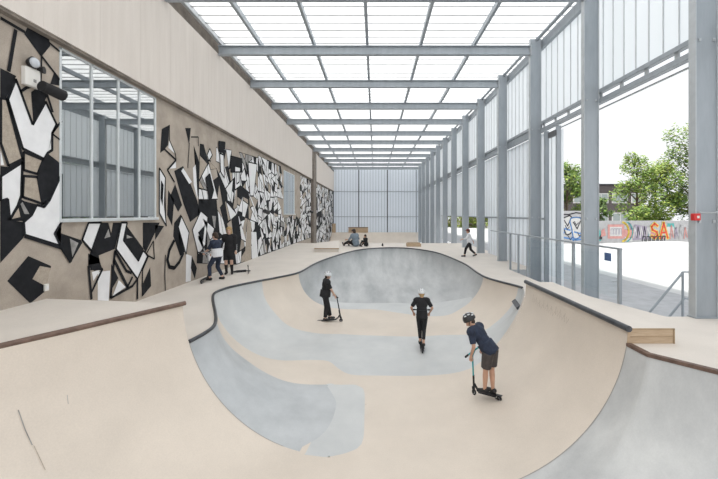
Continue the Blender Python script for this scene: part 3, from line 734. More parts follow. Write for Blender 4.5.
# ------------------------------------------------------------------ end wall
b = MB(); y = Y_END
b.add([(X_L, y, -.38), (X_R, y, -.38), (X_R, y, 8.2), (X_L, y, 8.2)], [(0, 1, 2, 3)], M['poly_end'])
x = X_L + .37
while x < X_R: b.box(x, x + .05, y - .03, y - .003, -.38, 8.2, M['steel']); x += .38
b.box(X_L, X_R, y, y + .1, -1.6, -.38, M['deck'])
b.build('wall_end', kind='structure')
b = MB()
for x in (X_L + .06, -2.16, 1.65, 5.5): b.rbox(x - .07, x + .07, y - .14, y - .03, -.38, 7.9, M['steel_dark'] if x != 5.5 else M['steel'], .01)
for z in (1.7, 5.04): b.rbox(X_L, X_R, y - .13, y - .04, z - .04, z + .04, M['steel'], .01)
b.build('trim_2', kind='structure')

# ------------------------------------------------------------------ handrail and outside stair rail
e = empty('handrail', (5.0, 7.33, deck_z(5, 7.33)), 0, 'long grey metal handrail with glass infill standing on the right deck', 'handrail')
c = MB(); c.rbox(4.97 - 5, 5.03 - 5, 0 - .02, 15.5 - 7.33, 1.10, 1.14, M['steel'], .008); c.build('top_rail', e)
for yy in (7.36, 9.07, 11.8, 12.55, 13.3):
    z0 = deck_z(5, yy) - deck_z(5, 7.33)
    c = MB(); c.rbox(-.03, .03, yy - 7.33 - .035, yy - 7.33 + .035, z0, 1.10, M['steel'], .006); c.build('post', e)
for ya, yb in ((7.42, 9.02), (9.12, 11.75)):
    c = MB(); c.box(-.005, .005, ya - 7.33, yb - 7.33, .08, 1.02, M['clear']); g = c.build('glass_panel', e)
    if ya < 8:
        c = MB(); c.box(-.012, -.006, .28, .5, .83, 1.0, M['blue']); c.build('sticker', g, 'blue sticker')
c = MB(); c.tube([(-.02, .06, .45), (-.12, .06, .45)], .012, M['steel_light'], 8); c.build('clamp', e)
GZ = -.3
e = empty('stair_rail', (6.45, 7.7, GZ), 0, 'grey tubular stair rail sloping down outside, left of the nearest column', 'handrail')
r_ = .024
c = MB(); c.tube([(.36, -.05, 1.11), (.10, -.05, 1.12), (-.52, .25, .02)], r_, M['steel'], 10); c.build('top_rail', e)
c = MB(); c.tube([(.36, -.05, .52), (.12, -.05, .56), (-.16, .1, .02)], r_, M['steel'], 10); c.build('mid_rail', e)
c = MB(); c.tube([(.09, -.05, 0), (.09, -.05, 1.12)], r_, M['steel'], 10); c.build('post', e)

# ------------------------------------------------------------------ things on the left wall
e = empty('emergency_light', (X_L, wy(28.5), CH + (CY - 87) * wy(28.5) / F), 0, 'cream emergency light box with round lamps high on the left wall', 'emergency light')
w2 = .13
c = MB(); c.rbox(.0, .08, -w2, w2, 0, .30, M['cream'], .015); c.build('housing', e)
c = MB(); c.ball((.12, -.02, .385), .08, M['lens'], .7, 1, 1); c.build('lamp', e, 'round lamp with pale lens')
c = MB(); c.cone((.03, -.02, .385), (.105, -.02, .385), .06, .095, M['rubber'], 16); c.build('lamp_hood', e)
c = MB(); c.cone((.04, .12, .33), (.12, .15, .33), .04, .06, M['rubber'], 14); c.build('lamp_hood', e, 'small dark lamp hood')
c = MB(); c.rbox(.08, .084, .0, .05, .08, .13, M['grey'], .001); c.build('indicator', e)
e = empty('floodlight', (X_L, 6.05, 4.05), 0, 'black cylindrical spotlight on a bracket beside the big window', 'spotlight')
c = MB(); c.tube([(.0, -.02, .12), (.2, -.04, .07)], .018, M['rubber'], 8); c.build('bracket', e)
c = MB(); c.cone((.22, -.24, .07), (.25, .12, .03), .085, .095, M['blackcloth'], 20); c.build('lamp_body', e)
c = MB(); c.cone((.25, .12, .03), (.251, .13, .029), .08, .08, M['room'], 20); c.build('lamp_face', e)
for px, py, lb in ((262.5, 212, 'small black spotlight halfway along the mural, left of the far window'), (309, 212, 'small black spotlight on the mural beside the dark pilaster')):
    yy = wy(px); zz = CH + (CY - py) * yy / F
    e = empty('floodlight', (X_L, yy, zz), 0, lb, 'spotlight')
    c = MB(); c.tube([(.0, 0, .0), (.16, 0, .0)], .02, M['rubber'], 8); c.build('bracket', e)
    c = MB(); c.cone((.14, -.14, .05), (.26, .12, -.02), .1, .12, M['helmetblack'], 14); c.build('lamp_body', e)
yy = wy(44.5); zz = CH + (CY - 291) * yy / F
c = MB(); c.rbox(X_L + .012, X_L + .05, yy - .035, yy + .035, zz, zz + .12, M['cream'], .008); c.rbox(X_L + .05, X_L + .055, yy - .02, yy + .02, zz + .03, zz + .09, M['white'], .003)
c.build('wall_socket', None, 'small white socket on the black and tan mural shape, lower left', 'socket')

# ------------------------------------------------------------------ ramps and boxes at the far end
b = MB(); x0, x1, y0, y1 = -3.25, -1.95, 19.3, 21.2
b.add([(x0, y0, 0), (x1, y0, 0), (x1, y0, .2), (x0, y0, .2)], [(0, 1, 2, 3)], M['deck'])
b.add([(x0, y0, .2), (x1, y0, .2), (x1 - .15, y1, .5), (x0 - .2, y1, .36)], [(0, 1, 2, 3)], M['deck'])
b.add([(x1, y0, 0), (x1 - .15, y1, 0), (x1 - .15, y1, .5), (x1, y0, .2)], [(0, 1, 2, 3)], M['deck'])
b.add([(x0, y0, 0), (x0 - .2, y1, 0), (x0 - .2, y1, .36), (x0, y0, .2)], [(0, 1, 2, 3)], M['deck'])
b.add([(x0 - .2, y1, 0), (x1 - .15, y1, 0), (x1 - .15, y1, .5), (x0 - .2, y1, .36)], [(0, 1, 2, 3)], M['deck'])
b.build('ramp', None, 'low beige wedge ramp on the deck beside the far left curve of the bowl', 'ramp')
rmp = bpy.data.objects['ramp']
b = MB(); b.rbox(x0, x1 + .02, y0 - .03, y0 + .04, .17, .22, M['brown'], .01); b.build('ramp_edge', rmp, 'brown edge strip')
b = MB(); b.rbox(-3.45, -.9, 46.65, 47.6, -.375, .32, M['ply'], .02); b.box(-3.47, -.88, 46.62, 46.66, .26, .33, M['rust'])
b.build('plywood_box', None, 'large brown plywood box before the end wall, behind the seated person', 'box')
b = MB(); b.rbox(-5.56, -5.15, 46.7, 47.3, -.375, .8, M['ply'], .02); b.build('plywood_box', None, 'narrow upright plywood box against the far end of the mural wall', 'box')
b = MB(); b.rbox(2.0, 2.9, 22.6, 23.2, 0, .2, M['ply'], .02); b.rbox(2.05, 2.85, 22.65, 23.15, .2, .24, M['brown'], .01)
b.build('grind_box', None, 'low brown wooden box on the deck behind the far bowl', 'box')
b = MB(); b.cone((.48, 22.9, 0), (.48, 22.9, .14), .06, .055, M['rubber'], 12); b.cone((.48, 22.9, .14), (.48, 22.9, .2), .03, .022, M['rubber'], 12)
b.build('drinks_bottle', None, 'small dark bottle standing on the deck behind the far bowl', 'bottle')

# ------------------------------------------------------------------ outside
b = MB()
b.add([(X_R + .3, -20, GZ), (8.9, -20, GZ), (8.9, 90, GZ), (X_R + .3, 90, GZ)], [(0, 1, 2, 3)], M['asphalt'])
b.add([(4.97, 6.16, GZ), (X_R + .3, 6.16, GZ), (X_R + .3, 13.3, GZ), (4.97, 13.3, GZ)], [(0, 1, 2, 3)], M['asphalt'])
b.add([(8.9, -20, GZ), (120, -20, GZ), (120, 140, GZ), (8.9, 140, GZ)], [(0, 1, 2, 3)], M['outconc'])
b.add([(X_R + .3, -1, .28), (X_R + .3, 6.16, .28), (X_R + .3, 6.16, GZ), (X_R + .3, -1, GZ)], [(0, 1, 2, 3)], M['outconc'])
b.add([(X_R + .3, 13.3, -.02), (X_R + .3, YD, -.02), (X_R + .3, YD, GZ), (X_R + .3, 13.3, GZ)], [(0, 1, 2, 3)], M['outconc'])
b.build('ground', kind='structure')
b = MB()        # smooth skate mound outside
rows = []
for i in range(25):
    u = i / 24 * 2 - 1; rows.append([])
    for j in range(25):
        v = j / 24 * 2 - 1; h = max(0, 1 - u * u) * max(0, 1 - v * v)
        rows[-1].append((17.5 + u * 5, 21 + v * 4.5, GZ - .01 + .75 * h ** 1.3))
b.grid(rows, M['outconc']); b.build('skate_mound', None, 'smooth pale concrete mound in the sun outside in front of the graffiti wall', 'mound')
b = MB(); rows = [[(9.2 + i * .3, 15.5 - i * .08 + j * .12, GZ + .012) for j in range(2)] for i in range(14)]
b.grid(rows, M['outconc'], False); b.build('painted_line', None, 'thin pale line on the ground outside beyond the handrail', 'line')

def gwall(name, xa, ya, xb, yb, z1, label):
    d = Vector((xb - xa, yb - ya, 0)); L = d.length; d.normalize(); e = empty(name, (xa, ya, GZ), math.atan2(d.y, d.x), label, 'wall')
    c = MB(); c.rbox(0, L, 0, .25, 0, z1 - GZ, M['g_grey'], .02); c.build('wall_slab', e)
    return e, L, z1 - GZ
class Paint:
    def __init__(s): s.b = MB(); s.lay = 0
    def poly(s, P, m):
        s.lay += 1; bm = bmesh.new(); f = bm.faces.new([bm.verts.new((x, -.002 - .0006 * s.lay, z)) for x, z in P]); bmesh.ops.triangulate(bm, faces=[f]); s.b.frombm(bm, m)
    def stroke(s, P, w, m):
        s.lay += 1; y = -.002 - .0006 * s.lay
        for (xa, za), (xb, zb) in zip(P, P[1:]):
            d = Vector((xb - xa, zb - za)); L = d.length
            if L < 1e-5: continue
            d /= L; n = Vector((-d.y, d.x)) * w / 2; q = d * w * .4
            s.b.add([(xa - q.x + n.x, y, za - q.y + n.y), (xb + q.x + n.x, y, zb + q.y + n.y), (xb + q.x - n.x, y, zb + q.y - n.y), (xa - q.x - n.x, y, za - q.y - n.y)], [(0, 1, 2, 3)], m)
g1, L1, H1 = gwall('graffiti_wall', 13.9, 28.5, 17.6, 28.5, 2.3, 'tall outdoor wall with blue and white bubble graffiti, left of the second column')
p = Paint(); p.poly([(0, 0), (L1, 0), (L1, H1), (0, H1)], M['g_grey'])
random.seed(3)
bl = [(.2, .6, .9, 1.6), (.9, .8, .9, 1.5), (1.6, .5, 1.0, 1.7), (2.4, .7, .9, 1.5), (3.0, .6, .6, 1.6)]
for k, (x, z, w, h) in enumerate(bl):
    P = [(x + w * (.5 + .55 * math.cos(t) + .1 * math.cos(3 * t + k)), z + h * (.5 + .5 * math.sin(t) + .08 * math.sin(2 * t + k))) for t in [i * math.tau / 18 for i in range(18)]]
    P = [(min(max(a, .02), L1 - .02), min(max(c, .02), H1 - .02)) for a, c in P]
    p.poly(P, M['g_white']); p.stroke(P + P[:1], .1, M['g_blue'] if k % 2 == 0 else M['g_black'])
    p.stroke([(x + .2 * w, z + .7 * h), (x + .5 * w, z + .4 * h), (x + .75 * w, z + .75 * h)], .09, M['g_black']); p.stroke([(x + .3 * w, z + .25 * h), (x + .7 * w, z + .18 * h)], .12, M['g_blue'])
p.stroke([(.1, .35), (1.0, .5), (2.0, .3), (3.4, .45)], .12, M['g_blue']); p.stroke([(.3, 2.35), (1.4, 2.3), (2.0, 2.45), (3.2, 2.3)], .1, M['g_black'])
for k in range(14):
    xx = .2 + .24 * k; zz = .5 + 1.5 * random.random(); p.stroke([(xx, zz), (xx + .15, zz - .3), (xx + .32, zz - .1)], .06, M['g_black'] if k % 3 else M['g_blue'])
p.b.build('graffiti', g1)
g2, L2, H2 = gwall('graffiti_wall', 17.75, 29.0, 34.0, 29.0 + 2.6, 1.5, 'long low outdoor wall with pink, yellow and red graffiti below the trees')
p = Paint(); p.poly([(0, 0), (L2, 0), (L2, H2), (0, H2)], M['g_grey'])
random.seed(8)
for k in range(44):
    xx = random.uniform(.2, 12.5); zz = random.uniform(.1, 1.1); ww = random.uniform(.3, .9); hh = random.uniform(.25, .65)
    p.poly([(xx, zz), (xx + ww, zz + random.uniform(-.05, .1)), (xx + ww * .9, zz + hh), (xx + .05, zz + hh)], random.choice([M['g_white'], M['g_lilac'], M['g_pink'], M['g_white'], M['g_teal'] if k % 5 == 0 else M['g_grey']]))
def ring(cx, cz, rx, rz, w, m, a0=0, a1=math.tau): p.stroke([(cx + rx * math.cos(a0 + (a1 - a0) * i / 16), max(.05, min(H2 - .05, cz + rz * math.sin(a0 + (a1 - a0) * i / 16)))) for i in range(17)], w, m)
p.poly([(0.05, .1), (.5, .2), (.45, 1.0), (.1, 1.3)], M['g_teal']); p.poly([(.2, .3), (.6, .3), (.6, .9)], M['g_black']); p.poly([(.5, .5), (.95, .6), (.8, 1.2), (.5, 1.0)], M['g_pink'])
p.poly([(1.1, .35), (2.6, .35), (2.6, 1.5), (1.1, 1.5)], M['g_pink']); p.poly([(1.3, .55), (2.4, .55), (2.4, 1.3), (1.3, 1.3)], M['g_white'])
for k in range(4): p.stroke([(1.4 + .26 * k, .7), (1.4 + .26 * k, 1.15), (1.58 + .26 * k, 1.15), (1.58 + .26 * k, .7)], .05, M['g_lilac'])
ring(2.3, .9, .75, .8, .16, M['g_yellow'], -1.3, 1.3); ring(2.6, .9, .8, .85, .1, M['g_teal'], -1.2, 1.2)
p.poly([(3.4, .2), (4.9, .3), (4.8, 1.3), (3.6, 1.5)], M['g_lilac'])
for k in range(5): p.stroke([(3.5 + .3 * k, .4), (3.6 + .3 * k, 1.3), (3.8 + .3 * k, .5)], .08, M['g_black'] if k % 2 else M['g_white'])
# red and yellow letters
def S_(x, z, w, h, m, t): p.stroke([(x + w, z + h * .85), (x + w * .5, z + h), (x, z + h * .8), (x + w * .1, z + h * .58), (x + w * .9, z + h * .42), (x + w, z + h * .2), (x + w * .5, z), (x, z + h * .15)], t, m)
S_(5.2, .35, .55, 1.2, M['g_yellow'], .28); S_(5.2, .35, .55, 1.2, M['g_red'], .16)
p.stroke([(6.0, .35), (6.35, 1.6), (6.75, .35)], .28, M['g_yellow']); p.stroke([(6.0, .35), (6.35, 1.6), (6.75, .35)], .16, M['g_red']); p.stroke([(6.1, .8), (6.6, .8)], .14, M['g_red'])
for k in range(6): p.stroke([(4.3 + .38 * k, .1), (4.35 + .38 * k, .5), (4.6 + .38 * k, .5), (4.55 + .38 * k, .12)], .07, M['g_black'])
for k in range(9): p.stroke([(7.0 + .45 * k, .3), (7.1 + .45 * k, 1.4 - .2 * (k % 2)), (7.3 + .45 * k, .4 + .1 * (k % 3))], .1, (M['g_pink'], M['g_lilac'], M['g_grey'])[k % 3])
p.poly([(10.6, .3), (11.4, .3), (11.4, 1.5), (10.6, 1.4)], M['g_lilac']); p.stroke([(11.0, .3), (11.0, 1.6), (11.4, 1.1), (11.1, .9)], .1, M['g_black'])
p.b.build('graffiti', g2)

# dark office building
e = empty('brick_building', (26.6, 52, GZ), 0, 'dark brick building with white framed windows behind the trees', 'building')
c = MB(); c.rbox(0, 12, 0, 8, 0, 6.5, M['brick'], .05); c.build('wall', e)
for k, zz in enumerate((1.1, 3.9)):
    for j in range(4):
        c = MB(); c.rbox(2.0 + j * 2.8, 4.3 + j * 2.8, -.06, .05, zz, zz + 1.45, M['g_white'], .02); w = c.build('window', e)
        c = MB(); c.box(2.15 + j * 2.8, 3.15 + j * 2.8, -.08, -.06, zz + .15, zz + 1.3, M['room']); c.box(3.3 + j * 2.8, 4.15 + j * 2.8, -.08, -.06, zz + .15, zz + 1.3, M['room']); c.build('pane', w)
c = MB(); c.rbox(-.2, 12.2, -.2, 8.2, 6.5, 6.7, M['g_black'], .02); c.build('roof_edge', e)
for o in e.children_recursive: pass

def tree(x, y, h, rad, seed, mats, label, n=5200, zlow=.18, leaf=.17):
    rnd = random.Random(seed); e = empty('tree', (x, y, GZ), 0, label, 'tree', 'trees behind the graffiti wall')
    t = MB(); t.cone((0, 0, 0), (0, 0, h * .8), .16, .04, M['bark'], 8)
    cl = []
    for i in range(22):
        a = rnd.uniform(0, math.tau); zz = h * rnd.uniform(zlow, .93); k = 1 - abs(zz / h - .45) * 1.25; rr = rad * max(.15, k) * rnd.uniform(.35, .95)
        c = Vector((rr * math.cos(a), rr * math.sin(a), zz)); cl.append((c, rad * rnd.uniform(.28, .5)))
        t.cone((0, 0, zz * .75), c, .05, .015, M['bark'], 6)
    t.build('trunk', e)
    f = MB(); vs = []; fs = []
    per = n // len(cl)
    bucket = {m: ([], []) for m in mats}
    for c, r in cl:
        for _ in range(per):
            u = Vector((rnd.gauss(0, 1), rnd.gauss(0, 1), rnd.gauss(0, .8)))
            p = c + u.normalized() * r * rnd.uniform(.25, 1.08) ** .6
            a = Vector((rnd.uniform(-1, 1), rnd.uniform(-1, 1), rnd.uniform(-1, 1))).normalized(); b_ = a.orthogonal().normalized(); s_ = leaf * rnd.uniform(.5, 1.1)
            V, Fc = bucket[rnd.choice(mats)]; o = len(V); V += [p - a * s_, p + b_ * s_ * .5, p + a * s_, p - b_ * s_ * .5]; Fc.append((o, o + 1, o + 2, o + 3))
    for m, (V, Fc) in bucket.items(): f.add(V, Fc, m)
    f.build('foliage', e)
L1_, L2_, L3_ = M['leaf1'], M['leaf2'], M['leaf3']
tree(18.4, 34.5, 7.7, 2.1, 1, [L1_, L2_, L1_, L3_], 'bushy green tree behind the blue graffiti wall, left of the second column', 5600)
tree(26.2, 36, 8.6, 2.0, 2, [L1_, L2_, L1_], 'tall loose green tree in front of the dark building', 4600)
tree(29.2, 37.5, 7.6, 2.3, 3, [L1_, L2_, L2_], 'yellow green tree between the two taller trees', 5600)
tree(31.6, 36, 11.6, 2.9, 4, [L1_, L1_, L2_, L3_], 'tallest green tree just left of the nearest column', 12000)
tree(21.5, 35, 5.0, 1.2, 14, [L1_, L3_], 'narrow dark tree at the left corner of the dark building', 2400)
for k, (x, y, h, r, lb) in enumerate(((16.5, 62, 5.2, 3.2, 'distant rounded yellow green bush right of the walking child'), (13.0, 66, 4.8, 3.0, 'distant autumn bush seen through the open bay'), (19.8, 60, 5.0, 3.2, 'distant bush beside the fourth column'))):
    tree(x, y, h, r, 20 + k, [L2_, M['tan'], L2_, L1_], lb, 3000, .05, .3)

# ------------------------------------------------------------------ scooters
def scooter(loc, rz, bar=M['scootblack'], low=M['scootblack'], label='', H=.88, cat='scooter', group=None, k=1.0, roll=0):
    e = empty('kick_scooter', loc, rz, label, cat, group)
    e.scale = (1, k, 1)
    if roll: e.rotation_euler = (Matrix.Rotation(roll, 3, 'Y') @ Matrix.Rotation(rz, 3, 'Z')).to_euler()
    c = MB(); c.rbox(-.055, .055, -.27, .2, .085, .105, low, .008); c.rbox(-.05, .05, -.25, .15, .105, .109, M['rubber'], .001); c.build('deck', e)
    c = MB(); c.tube([(0, .18, .095), (0, .26, .14), (0, .31, .22)], .022, low, 8); c.build('neck', e)
    for y in (-.33, .36):
        w = MB(); w.cone((-.013, y, .055), (.013, y, .055), .055, .055, M['rubber'], 20); w.cone((-.016, y, .055), (.016, y, .055), .03, .03, M['scootsilver'], 12); w.build('wheel', e)
    c = MB(); c.rbox(-.04, -.022, -.36, -.25, .05, .075, low, .005); c.rbox(.022, .04, -.36, -.25, .05, .075, low, .005)
    c.rbox(-.03, .03, -.41, -.27, .112, .12, low, .003, Matrix.Translation((0, 0, 0))); c.build('brake', e)
    c = MB(); c.rbox(-.03, -.018, .34, .38, .045, .17, low, .004); c.rbox(.018, .03, .34, .38, .045, .17, low, .004); c.rbox(-.03, .03, .31, .38, .14, .17, low, .006)
    c.tube([(0, .345, .15), (0, .30, .38)], .024, low, 10); c.build('fork', e)
    c = MB(); top = Vector((0, .22, H)); c.tube([(0, .315, .34), top], .018, bar, 10); c.tube([(-.25, top.y - .02, H + .01), (0, top.y, H), (.25, top.y - .02, H + .01)], .016, bar, 10)
    c.tube([(-.09, top.y - .005, H), (0, top.y + .02, H - .09), (.09, top.y - .005, H)], .012, bar, 8); hb = c.build('handlebar', e)
    for s_ in (-1, 1):
        g = MB(); g.cone((s_ * .18, .208, H + .006), (s_ * .27, .198, H + .011), .021, .021, M['rubber'], 10); g.build('grip', hb)
    return e

# ------------------------------------------------------------------ people
def ik(a, b, l1, l2, pole):
    a, b = Vector(a), Vector(b); d = b - a; L = d.length
    if L > (l1 + l2) * .999: b = a + d * (l1 + l2) * .999 / L; d = b - a; L = d.length
    x = (l1 * l1 - l2 * l2 + L * L) / (2 * L); h = math.sqrt(max(0, l1 * l1 - x * x)); d.normalize()
    p = Vector(pole); p = p - d * p.dot(d); p.normalize(); return a + d * x + p * h, b
def remesh(b, name, m, vox, parent, sm=3, mat2=None):
    me = b.mesh('tmp'); o = bpy.data.objects.new('tmp', me); COL.objects.link(o)
    r = o.modifiers.new('r', 'REMESH'); r.mode = 'VOXEL'; r.voxel_size = vox; r.use_smooth_shade = True
    s_ = o.modifiers.new('s', 'SMOOTH'); s_.factor = .5; s_.iterations = sm
    dg = bpy.context.evaluated_depsgraph_get(); dg.update(); ev = o.evaluated_get(dg)
    nm = bpy.data.meshes.new_from_object(ev, preserve_all_data_layers=False, depsgraph=dg); bpy.data.objects.remove(o); bpy.data.meshes.remove(me)
    nm.name = name; nm.materials.clear(); nm.materials.append(m)
    for p_ in nm.polygons: p_.use_smooth = True
    out = bpy.data.objects.new(name, nm); COL.objects.link(out); out.parent = parent; return out
def person(loc, rz, label, s=1.0, pelvis=(0, 0, .86), lean=(0, 0, 1), bend=None, wrists=None, ankles=None, knee_pole=(0, 1, 0), head_dir=(0, 1, 0), elbow_pole=((-.6, -1, -.4), (.6, -1, -.4)),
           shirt=None, sleeve=.5, shirt_len=0, panel=None, legs=None, leg_len=1.0, leg_r=.014, shoes=None, skin=None, hair=None, hair_long=False, helmet=None, cap=None, toes=None, sock=None, vox=.009, neck_bend=.0, hold=True, bulk=.028, roll=0):
    e = empty('person', loc, rz, label, 'person')
    if roll: e.rotation_euler = (Matrix.Rotation(roll, 3, 'Y') @ Matrix.Rotation(rz, 3, 'Z')).to_euler()
    e.scale = (s, s, s); skin = skin or M['skin']
    m = skin; B = MB(); V = Vector
    pel = V(pelvis); ln = V(lean).normalized(); side = V((1, 0, 0))
    fwd = side.cross(ln) * -1; fwd = V((0, 0, 1)).cross(side) if fwd.length < .1 else (ln.cross(side)) * -1
    fwd = side.cross(ln); fwd = fwd if fwd.y > 0 else -fwd
    ch = pel + ln * .44; nk = pel + ln * .52 + fwd * neck_bend * .02; sh = [ch + side * (s_ * .165) for s_ in (-1, 1)]
    hd = V(head_dir).normalized(); hc = nk + (ln * .55 + V((0, 0, .45))) * .112 + fwd * .025
    # torso
    def ell(b, c, rx, ry, rz_, m_): 
        q = Matrix((( side.x, fwd.x, ln.x), (side.y, fwd.y, ln.y), (side.z, fwd.z, ln.z))).to_4x4(); b.ball(c, 1, m_, rx, ry, rz_, 16, 10, q)
    def torso(b, g, m_, low=0):
        ell(b, pel + ln * .02, .145 + g, .105 + g, .13 + g, m_); ell(b, pel + ln * .18, .125 + g, .092 + g, .16 + g, m_); ell(b, pel + ln * .34, .15 + g, .10 + g, .16 + g, m_)
        for S_h in sh: b.ball(S_h - ln * .012, .062 + g, m_)
        b.cone(sh[0], sh[1], .06 + g, .06 + g, m_)
    torso(B, 0, m)
    B.cone(nk - ln * .06, hc, .062, .052, m)
    # head: cranium, jaw, nose, ears
    rt = hd.cross(V((0, 0, 1))).normalized(); upv = rt.cross(hd).normalized()
    hm = Matrix(((rt.x, hd.x, upv.x), (rt.y, hd.y, upv.y), (rt.z, hd.z, upv.z))).to_4x4()
    def H(x, y, z): return hc + rt * x + hd * y + upv * z
    B.ball(H(0, -.008, .03), 1, m, .078, .094, .095, 16, 10, hm); B.ball(H(0, .02, -.035), 1, m, .056, .064, .07, 14, 9, hm)
    B.cone(H(0, .085, .02), H(0, .108, -.012), .009, .015, m, 8); B.ball(H(0, .1, -.012), .014, m)
    B.ball(H(0, .075, -.075), .02, m)
    for s_ in (-1, 1): B.ball(H(s_ * .079, -.005, .0), 1, m, .013, .02, .032, 10, 8, hm)
    # arms
    wr = wrists or [pel + V((-.24, .05, .0)), pel + V((.24, .05, .0))]
    E = []; Wd = []
    for k in (0, 1):
        el, w = ik(sh[k], wr[k], .27, .245, elbow_pole[k]); E.append(el); Wd.append(w); s_ = -1 if k == 0 else 1
        B.cone(sh[k], el, .047, .036, m); B.ball(el, .036, m); B.cone(el, w, .036, .025, m); B.ball(w, .026, m)
        d = (w - el).normalized(); pn = d.cross(V((s_, 0, 0))).normalized() if hold else V((0, -1, 0)); acr = V((1, 0, 0)); acr = (acr - d * acr.dot(d)).normalized() if hold else V((0, 1, 0))
        nrm_ = d.cross(acr).normalized(); nrm_ = nrm_ if nrm_.z < 0 else -nrm_
        palm = w + d * .045; B.cone(w, w + d * .03, .024, .026, m)
        for f_ in range(4):
            off = acr * (-.03 + .02 * f_); base = w + d * .07 + off; B.cone(w + d * .015 + off * .5, base, .016, .0125, m, 8)
            ln_ = (.034, .04, .038, .03)[f_ if s_ > 0 else 3 - f_]
            k1 = base + (d * .8 + nrm_ * .45).normalized() * ln_; k2 = k1 + (nrm_ * .95 - d * .25).normalized() * ln_ * .75; k3 = k2 + (nrm_ * .2 - d).normalized() * ln_ * .6
            for a_, b_ in ((base, k1), (k1, k2), (k2, k3)): B.cone(a_, b_, .0105, .0095, m, 8); B.ball(b_, .0098, m, seg=8, rings=6)
        th0 = w + d * .02 - acr * s_ * .02; th1 = th0 + (d * .7 - acr * s_ * .6 + nrm_ * .4).normalized() * .035; th2 = th1 + (d * .6 + nrm_ * .7).normalized() * .03
        B.cone(th0, th1, .014, .0115, m, 8); B.cone(th1, th2, .0115, .010, m, 8); B.ball(th2, .010, m, seg=8, rings=6)
    # legs
    an = [V(a) for a in (ankles or [(-.09, 0, .085), (.09, 0, .085)])]; hips = [pel + side * (s_ * .085) - ln * .03 for s_ in (-1, 1)]; KN = []
    for k in (0, 1):
        kp = knee_pole[k] if isinstance(knee_pole[0], (tuple, list)) else knee_pole
        kn, a = ik(hips[k], an[k], .40, .385, kp); KN.append(kn); an[k] = a
        B.cone(hips[k], kn, .082, .052, m); B.ball(kn, .052, m); B.cone(kn, kn.lerp(a, .3), .05, .054, m); B.cone(kn.lerp(a, .3), a, .054, .033, m); B.ball(a, .035, m)
    tv = [V(t).normalized() for t in (toes or [(-.1, 1, 0), (.1, 1, 0)])]
    for k in (0, 1): B.cone(an[k] - V((0, 0, .03)), an[k] + tv[k] * .12 - V((0, 0, .05)), .033, .025, m)
    remesh(B, 'body', m, vox, e)
    # eyes, mouth
    for s_ in (-1, 1):
        f = MB(); f.ball(H(s_ * .031, .080, .018), .009, M['eye'], seg=8, rings=6); f.build('eye', e)
    f = MB(); f.cone(H(-.02, .082, -.045), H(.02, .082, -.045), .005, .005, M['lip'], 8); f.build('mouth', e)
    # shirt
    if shirt:
        b = MB(); torso(b, bulk, shirt)
        for k in (0, 1):
            end = sh[k].lerp(E[k], min(1, sleeve * 2)) if sleeve <= .5 else E[k]
            b.cone(sh[k], end, .066, .060 - .008 * (sleeve > .5), shirt)
            if sleeve > .5: b.ball(E[k], .048, shirt); b.cone(E[k], E[k].lerp(Wd[k], (sleeve - .5) * 2), .048, .036, shirt)
        b.cone(pel + ln * .15, pel - ln * (.08 + shirt_len), .13 + bulk, .14 + bulk + shirt_len * .15, shirt, 16)
        b.cone(nk - ln * .07, nk - ln * .01, .07, .06, shirt)
        remesh(b, 'shirt', shirt, vox, e, 2)
        if panel:
            b = MB(); ell(b, pel + ln * .12, .182, .145, .16, panel); b.cone(pel + ln * .22, pel - ln * (.06 + shirt_len), .172, .182, panel, 16); remesh(b, 'shirt_panel', panel, vox, e, 1)
    if legs:
        b = MB(); ell(b, pel - ln * .0, .155, .118, .12, legs)
        for k in (0, 1):
            g = leg_r
            if leg_len <= 1: b.cone(hips[k], hips[k].lerp(KN[k], leg_len), .082 + g + .006, .056 + g + .012 * (leg_len < .95), legs)
            if leg_len > 1:
                b.cone(hips[k], KN[k], .084 + g, .053 + g, legs); b.ball(KN[k], .054 + g, legs); b.cone(KN[k], KN[k].lerp(an[k], leg_len - 1), .054 + g, .038 + g, legs)
        remesh(b, 'shorts' if leg_len <= 1 else 'trousers', legs, vox, e, 2)
    if sock:
        b = MB()
        for k in (0, 1): b.cone(an[k].lerp(KN[k], .75), an[k], .058, .042, sock)
        remesh(b, 'socks', sock, vox, e, 1)
    for k in (0, 1):
        b = MB(); a = an[k]; t = tv[k]; sm_ = shoes or M['rubber']; base = a - V((0, 0, .055))
        b.ball(a - t * .03 - V((0, 0, .03)), .048, sm_); b.cone(a - t * .02 - V((0, 0, .035)), a + t * .14 - V((0, 0, .05)), .048, .036, sm_); b.ball(a + t * .145 - V((0, 0, .052)), .037, sm_)
        sh_ = remesh(b, 'shoe', sm_, vox, e, 1)
    if hair and not helmet:
        b = MB(); b.ball(H(0, -.022, .045), 1, hair, .092, .103, .10, 16, 10, hm); b.ball(H(0, -.05, -.01), 1, hair, .085, .072, .09, 14, 9, hm)
        if hair_long:
            b.ball(H(-.06, -.02, -.04), 1, hair, .035, .055, .10, 12, 8, hm); b.ball(H(.06, -.02, -.04), 1, hair, .035, .055, .10, 12, 8, hm); b.ball(H(0, -.06, -.09), 1, hair, .075, .05, .08, 12, 8, hm)
        remesh(b, 'hair', hair, vox, e, 2)
